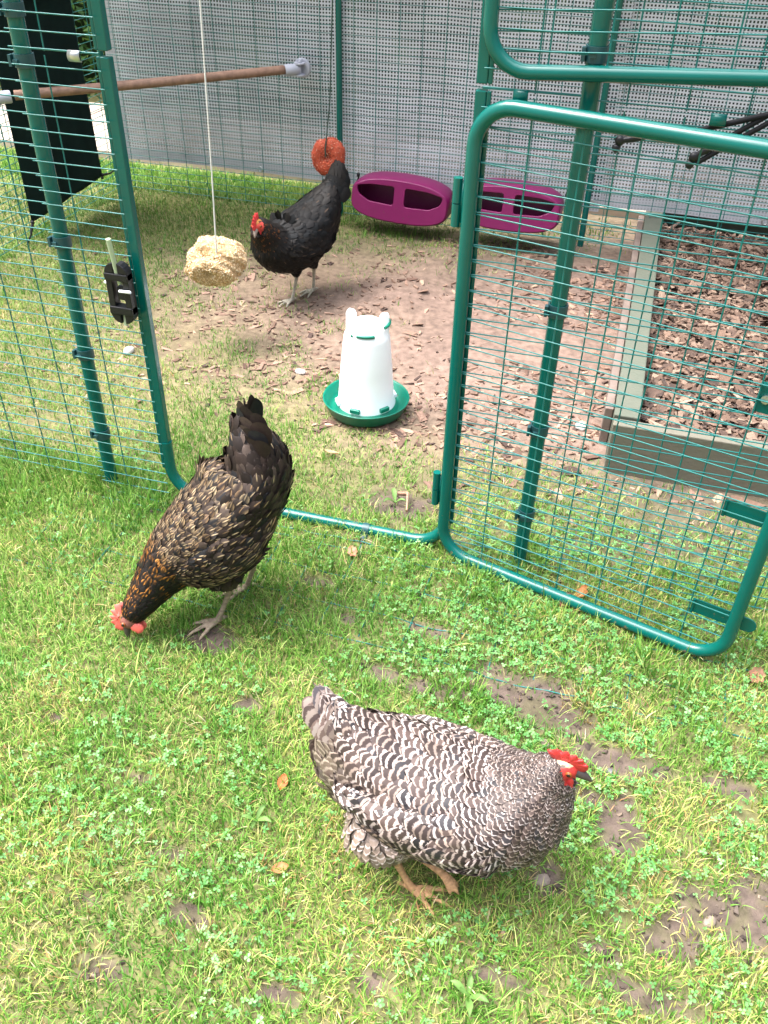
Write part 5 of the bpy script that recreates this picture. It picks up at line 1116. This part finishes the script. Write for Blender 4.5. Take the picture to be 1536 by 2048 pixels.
# barred hen, walking to the right
z = hz(-.12, .77)
z -= .010
make_hen('barred', (-.118, .772, z), R(-3), 'grey and white barred hen stepping to the right on the front lawn',
    torso=[(-.176, 0, .318, .010, .011, .012), (-.150, 0, .288, .024, .024, .042), (-.104, 0, .240, .060, .046, .122), (-.035, 0, .210, .085, .058, .122), (.03, 0, .204, .089, .060, .096), (.085, 0, .212, .088, .056, .104), (.120, .002, .238, .070, .044, .092), (.142, .005, .266, .049, .034, .060), (.156, .008, .292, .033, .027, .036), (.168, .010, .309, .023, .021, .023), (.178, .010, .314, .012, .012, .012)],
    wingsec=[(-.106, .070, .212, .010, .012, .012), (-.07, .079, .210, .016, .022, .024), (-.02, .086, .208, .019, .029, .032), (.04, .085, .204, .016, .038, .038), (.095, .074, .203, .014, .034, .036), (.12, .063, .202, .007, .016, .016)],
    tail=((-.156, 0, .300), (-.46, 0, .72), .092, .05, 4), head=((.172, .010, .316), (.97, -.06, -.16), (0, .05, 1)),
    legs=[dict(hip=(-.064, -.050, .142), hock=(-.040, -.062, .072), foot=(-.010, -.066, .012), r0=.060, fdir=(1, -.1, 0)), dict(hip=(-.015, .030, .145), hock=(-.016, -.040, .074), foot=(.030, -.048, .052), r0=.046, fdir=(.9, -.35, 0), fl=.6, toes=((.030, 18, 0), (.036, 0, 0), (.028, -18, 0)))],
    legcol=(.48, .27, .14), base=(.13, .10, .085), neck_u=.56, crown=(.50, .40, .24), facecol=(.46, .035, .03), comb='comb', comb_tilt=.25, headk=1.08)
# brown hen, pecking
z = hz(-.67, 1.19)
make_hen('brown', (-.673, 1.194, z), R(-142), 'dark brown hen with gold flecked neck pecking at the lawn by the doorway',
    torso=[(-.078, -.018, .440, .020, .018, .022), (-.096, -.004, .388, .058, .034, .056), (-.106, .008, .325, .082, .046, .100), (-.062, .012, .258, .096, .060, .122), (.008, .006, .212, .096, .066, .100), (.068, .002, .172, .078, .056, .076), (.114, .004, .134, .055, .042, .052), (.152, .010, .098, .039, .032, .036), (.180, .016, .071, .027, .024, .025), (.196, .020, .054, .014, .013, .013)],
    wingsec=[(-.098, .052, .275, .010, .012, .014), (-.070, .073, .258, .012, .028, .036), (-.02, .089, .232, .015, .044, .050), (.03, .087, .203, .014, .042, .046), (.068, .070, .180, .012, .032, .034), (.09, .055, .166, .007, .016, .016)],
    tail=((-.083, -.014, .425), (.06, -.22, .97), .092, .20, 6), head=((.192, .020, .060), (.295, .214, -.93), (.77, -.475, .2)),
    legs=[dict(hip=(.0, .040, .155), hock=(-.014, .036, .092), foot=(.020, .034, .004), r0=.046, fdir=(1, .25, 0)), dict(hip=(-.03, -.040, .165), hock=(-.085, -.030, .095), foot=(-.062, -.045, .004), r0=.046, fdir=(1, .1, 0))],
    legcol=(.30, .23, .165), base=(.030, .020, .017), neck_u=.54, fs=.88, headk=1.15, crown=(.26, .11, .04), facecol=(.24, .09, .07), comb='combpale', lobe=False)
# black hen at the back
z = hz(-1.06, 2.7)
make_hen('black', (-1.086, 2.725, z), R(-114), 'black hen with orange flecked face standing at the back beside the red ring',
    torso=[(-.188, 0, .368, .018, .018, .020), (-.160, 0, .334, .052, .036, .058), (-.098, 0, .280, .084, .056, .104), (-.02, 0, .240, .097, .070, .116), (.05, 0, .224, .097, .070, .104), (.100, .000, .242, .080, .056, .088), (.130, .004, .270, .058, .044, .056), (.152, .010, .294, .043, .034, .040), (.170, .014, .312, .030, .026, .028), (.184, .016, .316, .016, .016, .016)],
    wingsec=[(-.12, .056, .250, .010, .012, .014), (-.09, .072, .246, .012, .028, .034), (-.04, .086, .238, .014, .040, .048), (.03, .086, .226, .014, .044, .046), (.085, .074, .226, .012, .034, .034), (.11, .058, .224, .007, .016, .016)],
    tail=((-.172, 0, .350), (-.36, 0, .88), .13, .14, 7), head=((.182, .016, .318), (.72, .36, -.60), (.5, .1, .86)),
    legs=[dict(hip=(.01, -.006, .175), hock=(.0, .0, .086), foot=(.030, .002, .004), r0=.052, fdir=(1, .0, 0)), dict(hip=(-.03, .026, .18), hock=(-.08, .008, .10), foot=(-.085, -.004, .004), r0=.044, fdir=(1, 0, 0))],
    legcol=(.42, .38, .30), base=(.012, .010, .009), neck_u=.56, fs=.95, headk=1.15, crown=(.34, .13, .03), facecol=(.50, .06, .045), comb='comb', beak='beakpale', lobe=False)
